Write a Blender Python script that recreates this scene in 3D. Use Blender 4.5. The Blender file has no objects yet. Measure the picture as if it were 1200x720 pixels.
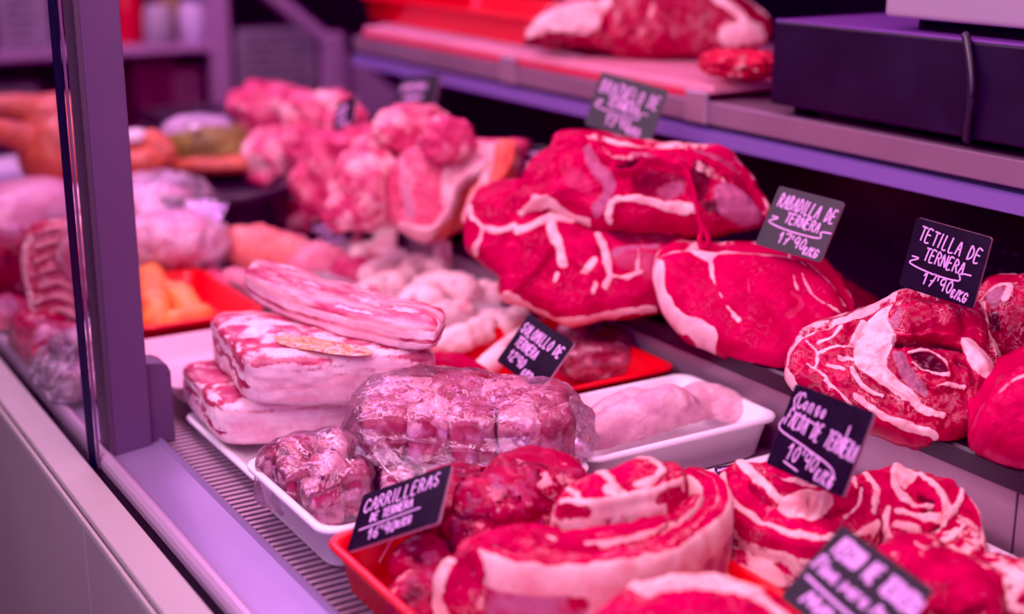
import bpy, bmesh, math, random
import numpy as np
from mathutils import Vector, Matrix
random.seed(7)
sc = bpy.context.scene
COL = sc.collection
# ------------------------------------------------------------------ camera maths (photo 1200x720, 50 mm lens)
F = 1667.0; PIT = math.atan(480 / F); AZ = math.radians(31.2); EYE = 0.62
DECK = 0.92                       # height of the counter deck above the floor; everything below is deck relative, lifted at the end
FW = np.array([math.sin(AZ) * math.cos(PIT), math.cos(AZ) * math.cos(PIT), -math.sin(PIT)])
RT = np.array([math.cos(AZ), -math.sin(AZ), 0.0])
UP = np.array([math.sin(AZ) * math.sin(PIT), math.cos(AZ) * math.sin(PIT), math.cos(PIT)])
CAM = np.array([0, 0, EYE])
def rays(p):
    p = np.asarray(p, float).reshape(-1, 2)
    return FW + (p[:, :1] - 600) / F * RT + (360 - p[:, 1:]) / F * UP
def at(x, y, d): return CAM + rays([(x, y)])[0] * d
def atz(x, y, z):
    d = rays([(x, y)])[0]; return CAM + d * (z - EYE) / d[2]
def atx(x, y, X):
    d = rays([(x, y)])[0]; return CAM + d * X / d[0]
def aty(x, y, Y):
    d = rays([(x, y)])[0]; return CAM + d * Y / d[1]
def unit(v):
    v = np.asarray(v, float); return v / np.linalg.norm(v)
# ------------------------------------------------------------------ numpy noise
def _h(i, j, k, s):
    n = (i * 374761393 + j * 668265263 + k * 2147483647 + s * 974634777) & 0xffffffff
    n = ((n ^ (n >> 13)) * 1274126177) & 0xffffffff
    n = ((n ^ (n >> 16)) * 2246822519) & 0xffffffff
    return ((n ^ (n >> 15)) & 0xffff) / 65535.0
def noise(P, s=0):
    P = np.asarray(P, float); I = np.floor(P).astype(np.int64); f = P - I; f = f * f * (3 - 2 * f)
    r = 0
    for a in (0, 1):
        for b in (0, 1):
            for c in (0, 1):
                w = (f[:, 0] if a else 1 - f[:, 0]) * (f[:, 1] if b else 1 - f[:, 1]) * (f[:, 2] if c else 1 - f[:, 2])
                r = r + w * _h(I[:, 0] + a, I[:, 1] + b, I[:, 2] + c, s)
    return r * 2 - 1
def fbm(P, s=0, o=4, g=.5):
    P = np.asarray(P, float); r = 0; a = 1; t = 0
    for k in range(o):
        r = r + a * noise(P * 2 ** k + 17.3 * k, s + k); t += a; a *= g
    return r / t
def ridge(P, s=0, o=3):
    P = np.asarray(P, float); r = 0; a = 1; t = 0
    for k in range(o):
        r = r + a * (1 - 2 * np.abs(noise(P * 2 ** k + 9.1 * k, s + k))); t += a; a *= .5
    return r / t
def sstep(a, b, x):
    t = np.clip((x - a) / (b - a), 0, 1); return t * t * (3 - 2 * t)
# ------------------------------------------------------------------ mesh building
def grid_faces(nr, nc, off=0, wrap=True, flip=False):
    a = np.arange(nr - 1)[:, None] * nc; c = np.arange(nc if wrap else nc - 1)[None, :]; d = (c + 1) % nc
    q = np.stack([a + c, a + d, a + nc + d, a + nc + c], -1).reshape(-1, 4) + off
    return q[:, ::-1] if flip else q
class Geo:
    def __init__(s): s.V = []; s.Q = []; s.A = {}; s.n = 0
    def add(s, V, Q, **at_):
        V = np.asarray(V, float); m = len(V)
        for k in set(s.A) | set(at_):
            if k not in s.A: s.A[k] = [np.zeros(s.n)] if s.n else []
            v = at_.get(k, 0.0); s.A[k].append(np.broadcast_to(np.asarray(v, float), (m,)))
        s.V.append(V); s.Q += [tuple(int(i) + s.n for i in q) for q in Q]; s.n += m
        return s
    def box(s, lo, hi):
        lo = np.array(lo, float); hi = np.array(hi, float)
        V = [[(lo, hi)[i][0], (lo, hi)[j][1], (lo, hi)[k][2]] for i in (0, 1) for j in (0, 1) for k in (0, 1)]
        return s.add(V, [(0, 1, 3, 2), (4, 6, 7, 5), (0, 4, 5, 1), (2, 3, 7, 6), (0, 2, 6, 4), (1, 5, 7, 3)])
    def prism(s, prof, y0, y1):          # closed (x, z) profile swept along y
        n = len(prof); V = [(x, y0, z) for x, z in prof] + [(x, y1, z) for x, z in prof]
        return s.add(V, [(i, (i + 1) % n, n + (i + 1) % n, n + i) for i in range(n)] + [tuple(range(n))[::-1], tuple(range(n, 2 * n))])
def mk(name, geo, mat, parent=None, smooth=True, bevel=0, sub=0):
    V = np.concatenate(geo.V)
    lo, hi = V.min(0), V.max(0); o = np.array([(lo[0] + hi[0]) / 2, (lo[1] + hi[1]) / 2, lo[2]])
    me = bpy.data.meshes.new(name); me.from_pydata((V - o).tolist(), [], geo.Q)
    for k, v in geo.A.items():
        a = me.attributes.new(k, 'FLOAT', 'POINT'); a.data.foreach_set('value', np.concatenate(v).astype(np.float32))
    me.materials.append(mat); me.validate(); me.update()
    bm = bmesh.new(); bm.from_mesh(me); bmesh.ops.recalc_face_normals(bm, faces=bm.faces); bm.to_mesh(me); bm.free()
    if smooth: me.polygons.foreach_set('use_smooth', [True] * len(me.polygons))
    ob = bpy.data.objects.new(name, me); COL.objects.link(ob); ob.location = o
    if parent is not None:
        ob.parent = parent; q = parent; w = Vector(o)
        while q is not None: w = w - q.location; q = q.parent
        ob.location = w
    if bevel:
        b = ob.modifiers.new('bev', 'BEVEL'); b.width = bevel; b.segments = 3; b.limit_method = 'ANGLE'; b.angle_limit = math.radians(40)
        ob.data.polygons.foreach_set('use_smooth', [False] * len(me.polygons)); b.harden_normals = False
    if sub:
        b = ob.modifiers.new('sub', 'SUBSURF'); b.levels = b.render_levels = sub
    return ob
def tag(o, label, cat, group=None, kind=None):
    o['label'] = label; o['category'] = cat
    if group: o['group'] = group
    if kind: o['kind'] = kind
    return o
def struct(o): o['kind'] = 'structure'; return o
def empty(name, loc):
    o = bpy.data.objects.new(name, None); COL.objects.link(o); o.location = loc; o.empty_display_size = .05; return o
def cr(pts, n, closed=False):
    P = np.asarray(pts, float); m = len(P)
    if m == 2 and not closed: return P[0] + (P[1] - P[0]) * np.linspace(0, 1, n)[:, None]
    seg = m if closed else m - 1
    t = np.linspace(0, seg, n, endpoint=not closed); i = np.minimum(t.astype(int), seg - 1); f = (t - i)[:, None]
    g = (lambda k: P[k % m]) if closed else (lambda k: P[np.clip(k, 0, m - 1)])
    a, b, c, d = g(i - 1), g(i), g(i + 1), g(i + 2)
    return .5 * (2 * b + (c - a) * f + (2 * a - 5 * b + 4 * c - d) * f ** 2 + (3 * b - a - 3 * c + d) * f ** 3)
def pdist(Q, pts, closed=False):
    P = np.asarray(pts, float)
    if closed: P = np.vstack([P, P[:1]])
    best = np.full(len(Q), 1e9)
    for a, b in zip(P[:-1], P[1:]):
        d = b - a; t = np.clip(((Q - a) @ d) / max(d @ d, 1e-12), 0, 1)
        best = np.minimum(best, np.linalg.norm(Q - a - t[:, None] * d, axis=1))
    return best
def inside(Q, pts):
    P = np.asarray(pts, float); r = np.zeros(len(Q), bool); j = len(P) - 1
    for i in range(len(P)):
        a, b = P[i], P[j]
        c = ((a[1] > Q[:, 1]) != (b[1] > Q[:, 1])) & (Q[:, 0] < (b[0] - a[0]) * (Q[:, 1] - a[1]) / (b[1] - a[1] + 1e-12) + a[0])
        r ^= c; j = i
    return r
# ---- a cut of meat: a closed outline on a tilted cut plane, a modelled face and a rounded body behind it
def steak(outl, depth, n, thick, strokes=(), polys=(), dome=.006, rnd=.012, edge=.14, rough=.0025, rim=0, rimw=6, side=.6, side_mem=0., back=.75,
          N=190, R=64, S=14, seed=0, base=(0, 0, 0), jit=3.0, geo=None, bulge=.0, back_dir=None, wob=2.2, c=None, ledge=False, zmin=-1):
    O = cr(outl, N, True)
    ang = np.arange(N) / N * 2 * math.pi
    O = O + wob * np.stack([fbm(np.stack([O[:, 0] * .06, O[:, 1] * .06, O[:, 0] * 0 + 3 + a], 1), seed + 3 * a, 3) for a in (0, 1)], 1)
    c = O.mean(0) if c is None else np.array(c, float)
    n = unit(n); P0 = at(c[0], c[1], depth) if np.isscalar(depth) else np.asarray(depth, float)
    bd = unit((.72, .62, -.12)) if ledge else -n if back_dir is None else unit(back_dir)
    def m(px):
        d = rays(px); t = ((P0 - CAM) @ n) / (d @ n); return CAM + d * t[:, None]
    rr = np.linspace(0, 1, R)
    rr[0] = 1e-3
    px = (c + (O - c)[None] * rr[:, None, None]).reshape(-1, 2); r = np.repeat(rr, N)
    X = m(px)
    jn = fbm(np.stack([px[:, 0] * .05, px[:, 1] * .05, px[:, 0] * 0 + seed], 1), seed, 4)
    jn = jn + .45 * fbm(np.stack([px[:, 0] * .17, px[:, 1] * .17, px[:, 0] * 0 + seed + 2], 1), seed + 60, 3)
    jw = fbm(np.stack([px[:, 0] * .045, px[:, 1] * .045, px[:, 0] * 0 + seed + 7], 1), seed + 70, 2) * 1.5
    A = {'fat': np.full(len(px), float(base[0])), 'mem': np.full(len(px), float(base[1])), 'dark': np.full(len(px), float(base[2]))}
    rel = np.zeros(len(px))
    dO = pdist(px, O[::3], True)
    if rim: A['fat'] = np.maximum(A['fat'], rim * sstep(rimw * 1.35, rimw * .65, dO + jn * jit))
    for pts, w, k, st, h in strokes:
        d = pdist(px, cr(pts, max(8, 6 * len(pts)))) + jn * jit * .9
        d = d / np.clip(1 + (.7 if w < 5 else .35) * jw, .4 if w < 5 else .75, 1.7)
        w = w * .72; v = sstep(w * 1.35, w * .55, d)
        if k == 'lean':
            A['fat'] *= 1 - st * v; A['mem'] *= 1 - st * v
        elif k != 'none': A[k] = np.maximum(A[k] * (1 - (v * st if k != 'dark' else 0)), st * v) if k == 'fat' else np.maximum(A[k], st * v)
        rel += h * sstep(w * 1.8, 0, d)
    for pts, sft, k, st, h in polys:
        pp = cr(pts, 8 * len(pts), True); d = pdist(px, pp, True); ins = inside(px, pp); sd = np.where(ins, d, -d) + jn * jit
        v = sstep(-sft, sft, sd)
        if k == 'lean':
            A['fat'] *= 1 - st * v; A['mem'] *= 1 - st * v; A['dark'] *= 1 - st * v
        elif k != 'none': A[k] = np.maximum(A[k], st * v)
        rel += h * sstep(-sft, sft * 4, sd)
    q = np.clip((r - (1 - edge)) / edge, 0, 1)
    fall = -rnd * (1 - np.sqrt(np.clip(1 - q ** 2, 0, 1)))
    rel = rel * (1 - q ** 2) + dome * (1 - r ** 2.2) + fall + rough * 2.2 * fbm(X * 38, seed + 5, 4) + rough * .8 * fbm(X * 140, seed + 9, 2)
    X = X + n * rel[:, None]
    g = geo or Geo()
    V = [X]; at_ = {k: [v] for k, v in A.items()}
    rimX = m(O); cx = rimX.mean(0)
    for s in np.linspace(0, 1, S + 1)[1:]:
        sc_ = 1 + bulge * math.sin(math.pi * s) - (1 - back) * s ** 2.0
        if s > .8: sc_ *= math.sqrt(max(0, 1 - ((s - .8) / .2) ** 2)) * .6 + .4
        Y = cx + (rimX - cx) * sc_ + bd * (rnd + (thick - rnd) * s)
        Y = Y + unit(bd + 1e-9) * 0 + (unit(bd)[None] * 0) + .006 * fbm(Y * 30, seed + 21, 3)[:, None] * ((rimX - cx) / (np.linalg.norm(rimX - cx, axis=1)[:, None] + 1e-9))
        V.append(Y); nn = fbm(Y * 45, seed + 31, 4)
        at_['fat'].append(np.clip(side + nn * .7, 0, 1)); at_['mem'].append(np.clip(side_mem + nn * .8, 0, 1)); at_['dark'].append(np.full(N, base[2]))
    V.append(np.repeat((cx + bd * thick)[None], N, 0) + (V[-1] - V[-1].mean(0)) * .02)
    for k in at_: at_[k].append(np.full(N, .3 if k != 'dark' else 0.))
    VV = np.concatenate(V); nr = len(VV) // N
    VV[:, 2] = np.maximum(VV[:, 2], np.maximum(np.where(VV[:, 0] > 1.042, .102, .0068), zmin))
    fl = (np.cross(rimX[N // 4] - cx, rimX[N // 2] - cx) @ n) < 0
    g.add(VV, grid_faces(nr, N, 0, True, flip=not fl), **{k: np.concatenate(v) for k, v in at_.items()})
    return g
# ---- rounded lump: a super-ellipsoid with noise, pole along its local x axis
def lump(ctr, dims, e=2.6, yaw=0, pitch=0, roll=0, nu=64, nv=44, amp=.08, fr=2.2, seed=0, attr=None, warp=None, geo=None, fine=.02, floor=None, xmin=None):
    th = np.linspace(1e-3, math.pi - 1e-3, nu); ph = np.arange(nv) / nv * 2 * math.pi
    T, Q = np.meshgrid(th, ph, indexing='ij')
    D = np.stack([-np.cos(T), np.sin(T) * np.cos(Q), np.sin(T) * np.sin(Q)], -1).reshape(-1, 3)
    k = (np.abs(D) ** e).sum(1) ** (-1 / e)
    U = D * k[:, None]
    dims = np.array(dims, float)
    disp = 1 + amp * fbm(D * fr + seed * 3.7, seed, 4) + fine * fbm(D * fr * 6 + seed, seed + 8, 2)
    X = U * disp[:, None] * dims
    if warp is not None: X = warp(U, X)
    A = attr(U, X / dims.max(), D) if attr is not None else {}
    Rm = np.array((Matrix.Rotation(yaw, 3, 'Z') @ Matrix.Rotation(-pitch, 3, 'Y') @ Matrix.Rotation(roll, 3, 'X')))
    X = X @ Rm.T + np.asarray(ctr)
    if xmin is not None: X[:, 0] = np.maximum(X[:, 0], xmin + .0004 * np.abs(noise(X * 55)))
    if floor is not None: X[:, 2] = np.maximum(X[:, 2], floor + .0004 * np.abs(noise(X * 60)))
    g = geo or Geo()
    return g.add(X, grid_faces(nu, nv, 0, True), **A)
def hug_film(geos, ctr, dims, seed, ridge_amp=.05, nu=120, nv=100, cone=.965, grow=1.03, floor=.0085):
    C_ = np.asarray(ctr); dims = np.array(dims, float)
    Q = np.concatenate([np.concatenate(g.V) for g in geos])[::5]; q = (Q - C_) / dims; r = np.linalg.norm(q, axis=1); q = q / r[:, None]
    th = np.linspace(1e-3, math.pi - 1e-3, nu); ph = np.arange(nv) / nv * 2 * math.pi
    T, F_ = np.meshgrid(th, ph, indexing='ij'); D = np.stack([-np.cos(T), np.sin(T) * np.cos(F_), np.sin(T) * np.sin(F_)], -1).reshape(-1, 3)
    R = np.zeros(len(D))
    for i in range(0, len(D), 1000):
        dt = D[i:i + 1000] @ q.T; R[i:i + 1000] = np.where(dt > cone, r[None] * (1 - (1 - dt) * 2.0), 0).max(1)
    R = np.maximum(R, .35).reshape(nu, nv)
    for _ in range(3):
        R = (R + np.roll(R, 1, 1) + np.roll(R, -1, 1)) / 3; R[1:-1] = (R[:-2] + R[1:-1] + R[2:]) / 3
    R = R.ravel() * grow
    P = D * R[:, None] * dims; a = P * np.array([30, 30, 14]) + seed
    R2 = 1 + ridge_amp * (ridge(a + .8 * np.stack([noise(P * 25 + k_ * 9, seed) for k_ in range(3)], 1), seed, 3) - .25) * 1.0
    P = P * R2[:, None] + C_; P[:, 2] = np.maximum(P[:, 2], floor)
    return Geo().add(P, grid_faces(nu, nv, 0, True))
# ---- swept tube with frames kept upright; section = (half width, half height) per point, exponent e
def tube(path, ra, rb=None, ns=20, e=2.0, n=None, closed_path=False, attr=None, geo=None, amp=0, seed=0, upv=(0, 0, 1), cap=True):
    n = n or max(8, 6 * len(path)); P = cr(path, n, closed_path)
    def ext(r):
        r = np.atleast_1d(np.asarray(r, float))
        return np.interp(np.linspace(0, 1, n), np.linspace(0, 1, len(r)), r) if len(r) > 1 else np.full(n, r[0])
    ra = ext(ra); rb = ra if rb is None else ext(rb)
    T = np.gradient(P, axis=0); T /= np.linalg.norm(T, axis=1)[:, None] + 1e-12
    upv = np.array(upv, float); B = np.cross(upv, T); B /= np.linalg.norm(B, axis=1)[:, None] + 1e-9; U = np.cross(T, B)
    if cap and not closed_path:
        k = min(6, n // 3)
        # rounded ends: extra rings
        f = np.cos(np.linspace(math.pi / 2 * .96, 0, k, endpoint=False)); off = np.sin(np.linspace(math.pi / 2 * .96, 0, k, endpoint=False))
        P = np.vstack([P[0] - T[0] * (min(ra[0], rb[0]) * off)[:, None], P, P[-1] + T[-1] * (min(ra[-1], rb[-1]) * off[::-1])[:, None]])
        ra = np.concatenate([ra[0] * f, ra, ra[-1] * f[::-1]]); rb = np.concatenate([rb[0] * f, rb, rb[-1] * f[::-1]])
        B = np.vstack([np.repeat(B[:1], k, 0), B, np.repeat(B[-1:], k, 0)]); U = np.vstack([np.repeat(U[:1], k, 0), U, np.repeat(U[-1:], k, 0)])
    a = np.arange(ns) / ns * 2 * math.pi; ca, sa = np.cos(a), np.sin(a)
    k_ = (np.abs(ca) ** e + np.abs(sa) ** e) ** (-1 / e); cu, cv = ca * k_, sa * k_
    V = P[:, None] + B[:, None] * (ra[:, None] * cu)[..., None] + U[:, None] * (rb[:, None] * cv)[..., None]
    V = V.reshape(-1, 3); m = len(P)
    if amp:
        dd = V - np.repeat(P, ns, 0); V = V + dd * (amp * fbm(V * 60, seed, 3))[:, None]
    uu = np.tile(cu, m); vv = np.tile(cv, m); tt = np.repeat(np.linspace(0, 1, m), ns)
    A = attr(uu, vv, tt, V) if attr else {}
    g = geo or Geo()
    q = grid_faces(m, ns, 0, True)
    if closed_path:
        j = np.arange(ns); q = np.vstack([q, np.stack([(m - 1) * ns + j, (m - 1) * ns + (j + 1) % ns, (j + 1) % ns, j], 1)])
    return g.add(V, q, **A)
# ---- rounded rectangular food tray with rolled rim
def rrect(x0, x1, y0, y1, r, k=8):
    out = []
    for cx, cy, a0 in ((x1 - r, y1 - r, 0), (x0 + r, y1 - r, 90), (x0 + r, y0 + r, 180), (x1 - r, y0 + r, 270)):
        for i in range(k + 1):
            a = math.radians(a0 + 90 * i / k); out.append((cx + r * math.cos(a), cy + r * math.sin(a)))
    return out
def tray(name, x0, x1, y0, y1, z0, h, mat, taper=.014, wall=.003, rimw=.008, rad=.022, yaw=0):
    cx, cy = (x0 + x1) / 2, (y0 + y1) / 2; L = []
    def ring(off, z, r):
        q = np.array(rrect(x0 + off, x1 - off, y0 + off, y1 - off, max(r, .004))); L.append(np.c_[q, np.full(len(q), z0 + z)])
    hf = min(.1, .4 * min(x1 - x0, y1 - y0))
    ring(hf, 0, .002); ring(taper + .004, 0, rad - .004); ring(taper, .004, rad)
    ring(rimw * .75, h - .006, rad); ring(0, h - .006, rad); ring(-.001, h - .003, rad); ring(0, h - .0006, rad); ring(.002, h, rad); ring(rimw * .7, h, rad); ring(rimw, h - .002, rad)
    ring(taper + wall + .003, .008, rad); ring(taper + wall + .009, .004, rad - .004); ring(hf, .004, .002)
    V = np.concatenate(L); n = len(L[0])
    if yaw:
        c_, s_ = math.cos(yaw), math.sin(yaw); dx, dy = V[:, 0] - cx, V[:, 1] - cy; V = np.c_[cx + dx * c_ - dy * s_, cy + dx * s_ + dy * c_, V[:, 2]]
    g = Geo(); Q = [tuple(q) for q in grid_faces(len(L), n, 0, True)]
    Q += [tuple(range(n))[::-1], tuple(range((len(L) - 1) * n, len(L) * n))]
    g.add(V, Q)
    return mk(name, g, mat)
# ------------------------------------------------------------------ materials
class NT:
    def __init__(s, name):
        s.m = bpy.data.materials.new(name); s.m.use_nodes = True; s.t = s.m.node_tree; s.t.nodes.clear()
        s.out = s.t.nodes.new('ShaderNodeOutputMaterial')
    def n(s, typ, **kw):
        x = s.t.nodes.new(typ)
        for k, v in kw.items():
            if k.startswith('i_'):
                x.inputs[k[2:].replace('_', ' ')].default_value = v
            else: setattr(x, k, v)
        return x
    def l(s, a, b): s.t.links.new(a, b)
    def math(s, op, a, b=None, clamp=False):
        x = s.n('ShaderNodeMath', operation=op, use_clamp=clamp)
        for i, v in enumerate((a, b)):
            if v is None: continue
            if isinstance(v, (int, float)): x.inputs[i].default_value = v
            else: s.l(v, x.inputs[i])
        return x.outputs[0]
    def mix(s, f, a, b):
        x = s.n('ShaderNodeMix', data_type='RGBA')
        for i, v in ((0, f), (6, a), (7, b)):
            if isinstance(v, (int, float)): x.inputs[i].default_value = v
            elif isinstance(v, tuple): x.inputs[i].default_value = v if len(v) == 4 else v + (1,)
            else: s.l(v, x.inputs[i])
        return x.outputs[2]
    def noise(s, sc_, det=4, dist=0, rough=.5, vec=None):
        x = s.n('ShaderNodeTexNoise'); x.inputs['Scale'].default_value = sc_; x.inputs['Detail'].default_value = det
        x.inputs['Distortion'].default_value = dist; x.inputs['Roughness'].default_value = rough
        if vec is None:
            if not hasattr(s, 'tc'): s.tc = s.n('ShaderNodeTexCoord').outputs['Object']
            vec = s.tc
        s.l(vec, x.inputs['Vector']); return x.outputs['Fac']
    def rng(s, v, a, b, c=0, d=1):
        x = s.n('ShaderNodeMapRange', interpolation_type='SMOOTHSTEP'); s.l(v, x.inputs[0])
        for i, w in enumerate((a, b, c, d)): x.inputs[i + 1].default_value = w
        return x.outputs[0]
    def attr(s, k):
        x = s.n('ShaderNodeAttribute', attribute_name=k); return x.outputs['Fac']
def simple(name, col, rough=.5, metal=0, spec=.5, coat=0, var=.0, vscale=30, emit=None, es=0, bump=0, bscale=200, col2=None, sss=0):
    t = NT(name); b = t.n('ShaderNodeBsdfPrincipled')
    b.inputs['Roughness'].default_value = rough; b.inputs['Metallic'].default_value = metal; b.inputs['Specular IOR Level'].default_value = spec
    b.inputs['Coat Weight'].default_value = coat; b.inputs['Coat Roughness'].default_value = .12
    if var or col2:
        f = t.rng(t.noise(vscale, 5, .4), .3, .7)
        c2 = col2 or tuple(x * (1 - var) for x in col)
        t.l(t.mix(f, c2, col), b.inputs['Base Color'])
    else: b.inputs['Base Color'].default_value = (*col, 1)
    if emit: b.inputs['Emission Color'].default_value = (*emit, 1); b.inputs['Emission Strength'].default_value = es
    if sss: b.inputs['Subsurface Weight'].default_value = sss; b.inputs['Subsurface Radius'].default_value = (.01, .004, .004); b.inputs['Subsurface Scale'].default_value = .5
    if bump:
        bp = t.n('ShaderNodeBump', i_Strength=bump, i_Distance=.002); t.l(t.noise(bscale, 3), bp.inputs['Height']); t.l(bp.outputs[0], b.inputs['Normal'])
    t.l(b.outputs[0], t.out.inputs[0]); return t.m
def meat(name, lean, lean2, fat=(.86, .60, .56), fat2=(.80, .42, .40), mem=(.55, .27, .36), dark=(.10, .008, .02), marb=.5, ms=70, mthr=.02, rough=.46, coat=.35,
         fa=.5, fb=.3, fs=90, bump=.35, soft=.10, spec=.12):
    t = NT(name); b = t.n('ShaderNodeBsdfPrincipled')
    n1 = t.noise(fs * .4, 5, .3); n2 = t.noise(fs * 3.2, 3); n3 = t.noise(fs * .12, 3); n4 = t.noise(fs * 1.15, 3, .8)
    f = t.math('ADD', t.attr('fat'), t.math('ADD', t.math('ADD', t.math('MULTIPLY', t.math('SUBTRACT', n1, .5), fa * .7), t.math('MULTIPLY', t.math('SUBTRACT', n4, .5), fa * 1.1)), t.math('MULTIPLY', t.math('SUBTRACT', n2, .5), fb)))
    fm = t.rng(f, .5 - soft, .5 + soft)
    if marb:
        v = t.math('ABSOLUTE', t.math('SUBTRACT', t.noise(ms, 3, 1.6), .5))
        v = t.rng(v, mthr * 1.6, mthr * .3, 0, 1)
        v = t.math('MULTIPLY', v, t.rng(t.noise(ms * .35, 2), .45, .65, 0, marb)); fm = t.math('MAXIMUM', fm, v)
    lc = t.mix(t.rng(n1, .32, .68), lean2, lean); lc = t.mix(t.rng(n3, .35, .65, .0, .35), lc, lean2)
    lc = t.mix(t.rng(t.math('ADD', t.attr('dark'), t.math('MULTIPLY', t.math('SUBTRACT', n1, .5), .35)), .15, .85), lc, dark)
    mm = t.math('MULTIPLY', t.rng(t.math('ADD', t.attr('mem'), t.math('MULTIPLY', t.math('SUBTRACT', n1, .5), .5)), .2, .8), .9)
    lc = t.mix(mm, lc, mem)
    fc = t.mix(t.rng(t.noise(fs * .5, 4, .5), .35, .7), fat, fat2)
    fc = t.mix(t.math('MULTIPLY', t.rng(t.math('ADD', t.attr('mem'), t.math('MULTIPLY', t.math('SUBTRACT', n4, .5), .9)), .15, .9), .75), fc, tuple(.55 * a_ + .45 * b_ for a_, b_ in zip(fat2, lean)))
    t.l(t.mix(fm, lc, fc), b.inputs['Base Color'])
    b.inputs['Roughness'].default_value = rough; b.inputs['Coat Weight'].default_value = coat * .35; b.inputs['Coat Roughness'].default_value = .16
    b.inputs['Specular IOR Level'].default_value = spec; b.inputs['Specular Tint'].default_value = (1, .55, .75, 1)
    bp = t.n('ShaderNodeBump', i_Strength=bump, i_Distance=.003)
    t.l(t.math('ADD', t.math('MULTIPLY', n2, .22), t.math('ADD', t.math('MULTIPLY', fm, .35), t.math('MULTIPLY', n1, .5))), bp.inputs['Height'])
    t.l(bp.outputs[0], b.inputs['Normal']); t.l(b.outputs[0], t.out.inputs[0]); return t.m
def film(name, haze=.10, gloss=.22, tint=(1, .86, .95), rough=.12, scale=60):
    t = NT(name)
    tr = t.n('ShaderNodeBsdfTransparent'); tr.inputs[0].default_value = (1, .96, .98, 1)
    gl = t.n('ShaderNodeBsdfGlossy'); gl.inputs['Color'].default_value = (*tint, 1); gl.inputs['Roughness'].default_value = rough
    df = t.n('ShaderNodeBsdfDiffuse'); df.inputs[0].default_value = (.9, .75, .85, 1)
    bp = t.n('ShaderNodeBump', i_Strength=.8, i_Distance=.005); t.l(t.noise(scale, 4, 1.2), bp.inputs['Height'])
    t.l(bp.outputs[0], gl.inputs['Normal'])
    lw = t.n('ShaderNodeLayerWeight', i_Blend=.30); t.l(bp.outputs[0], lw.inputs['Normal'])
    f = t.math('ADD', t.math('MULTIPLY', lw.outputs['Fresnel'], .8), gloss * .35, clamp=True)
    m1 = t.n('ShaderNodeMixShader'); t.l(f, m1.inputs[0]); t.l(tr.outputs[0], m1.inputs[1]); t.l(gl.outputs[0], m1.inputs[2])
    m2 = t.n('ShaderNodeMixShader'); t.l(t.rng(t.noise(scale * .7, 4, 1.5), .4, .75, haze * .3, haze * 2.2), m2.inputs[0]); t.l(m1.outputs[0], m2.inputs[1]); t.l(df.outputs[0], m2.inputs[2])
    t.l(m2.outputs[0], t.out.inputs[0]); return t.m
# ================================================================== materials
M = {}
M['steel'] = simple('brushed_steel', (.62, .50, .60), .38, .75, var=.12, vscale=12)
M['sill'] = simple('sill_steel_violet_light', (.33, .235, .42), .34, .3, var=.05, vscale=8)  # stainless steel; the violet reflections are put into its base colour
M['sill_rail'] = simple('pale_rail', (.62, .45, .58), .28, .3)
M['post'] = simple('anodised_post', (.135, .075, .155), .5, .1, var=.08, vscale=6)
M['post_edge'] = simple('post_edge', (.10, .07, .10), .5, .1)
M['cap'] = simple('cap_rail', (.48, .42, .40), .5, .0, var=.04)
M['panel'] = simple('counter_panel', (.33, .29, .28), .5, .0, var=.08, vscale=4)
M['black'] = simple('black_rubber', (.006, .005, .007), .7, spec=.15)
M['blackstep'] = simple('black_ledge', (.02, .012, .018), .35, var=.4, vscale=20)
M['grille'] = simple('grille_steel', (.50, .36, .42), .4, .5)
M['darkpit'] = simple('dark_pit', (.03, .015, .03), .7)
M['deck'] = simple('deck_steel', (.40, .27, .34), .42, .45, var=.1, vscale=10)
M['backpanel'] = simple('black_back_panel', (.015, .012, .02), .3, var=.4, vscale=14)
M['teal'] = simple('teal_soffit', (.02, .045, .07), .3)
M['led'] = simple('violet_light_strip', (.18, .10, .32), .35, emit=(.36, .15, .85), es=.10)
M['shelf'] = simple('shelf_front_steel', (.34, .22, .30), .38, .4, var=.15, vscale=6)
M['white'] = simple('white_tray_plastic', (.90, .86, .88), .32, sss=.0, var=.03, vscale=10)
M['red'] = simple('red_tray_plastic', (.80, .008, .012), .3, var=.08, vscale=12)
M['board_red'] = simple('pink_cutting_board', (.80, .30, .40), .5, var=.18, vscale=9)
M['board_edge'] = simple('red_board_edge', (.62, .02, .06), .5)
M['slate'] = simple('slate_sign', (.008, .006, .016), .38, spec=.3, var=.5, vscale=60, coat=.06)
M['slate_edge'] = simple('slate_edge', (.50, .28, .36), .45)
M['chalk'] = simple('glowing_chalk_ink', (.72, .40, .74), .8, emit=(.5, .2, .55), es=.12)  # faint violet glow put into the ink, no lamp behind it
M['pin'] = simple('white_pin', (.85, .7, .8), .4)
M['scale'] = simple('scale_body', (.012, .010, .026), .42, var=.35, vscale=14, spec=.35)
M['scale_top_violet_light'] = simple('scale_top_violet_light', (.26, .10, .46), .3, coat=.3)  # violet light on the housing's top face, put into its colour
M['scale_pl'] = simple('scale_platform', (.40, .34, .42), .4, .3)
M['cable'] = simple('cable', (.02, .018, .03), .3)
M['glass_edge'] = simple('glass_edge', (.004, .012, .028), .25)
M['plate'] = simple('black_dish', (.03, .018, .035), .3, var=.2)
M['chickenO'] = simple('orange_chicken', (.66, .13, .055), .45, var=.3, vscale=25, bump=.3, col2=(.50, .10, .075), coat=.15)
M['chickenP'] = simple('pale_poultry', (.78, .40, .50), .4, vscale=25, col2=(.66, .24, .40), bump=.3, coat=.3)
M['orange'] = simple('orange_breaded', (.95, .34, .06), .5, vscale=40, col2=(.88, .22, .05), bump=.5)
M['trotter'] = meat('trotter_skin', (.86, .38, .42), (.76, .22, .30), fat=(.96, .74, .72), fat2=(.92, .58, .58), marb=0, fa=.9, fs=40, rough=.4, coat=.25)
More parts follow.
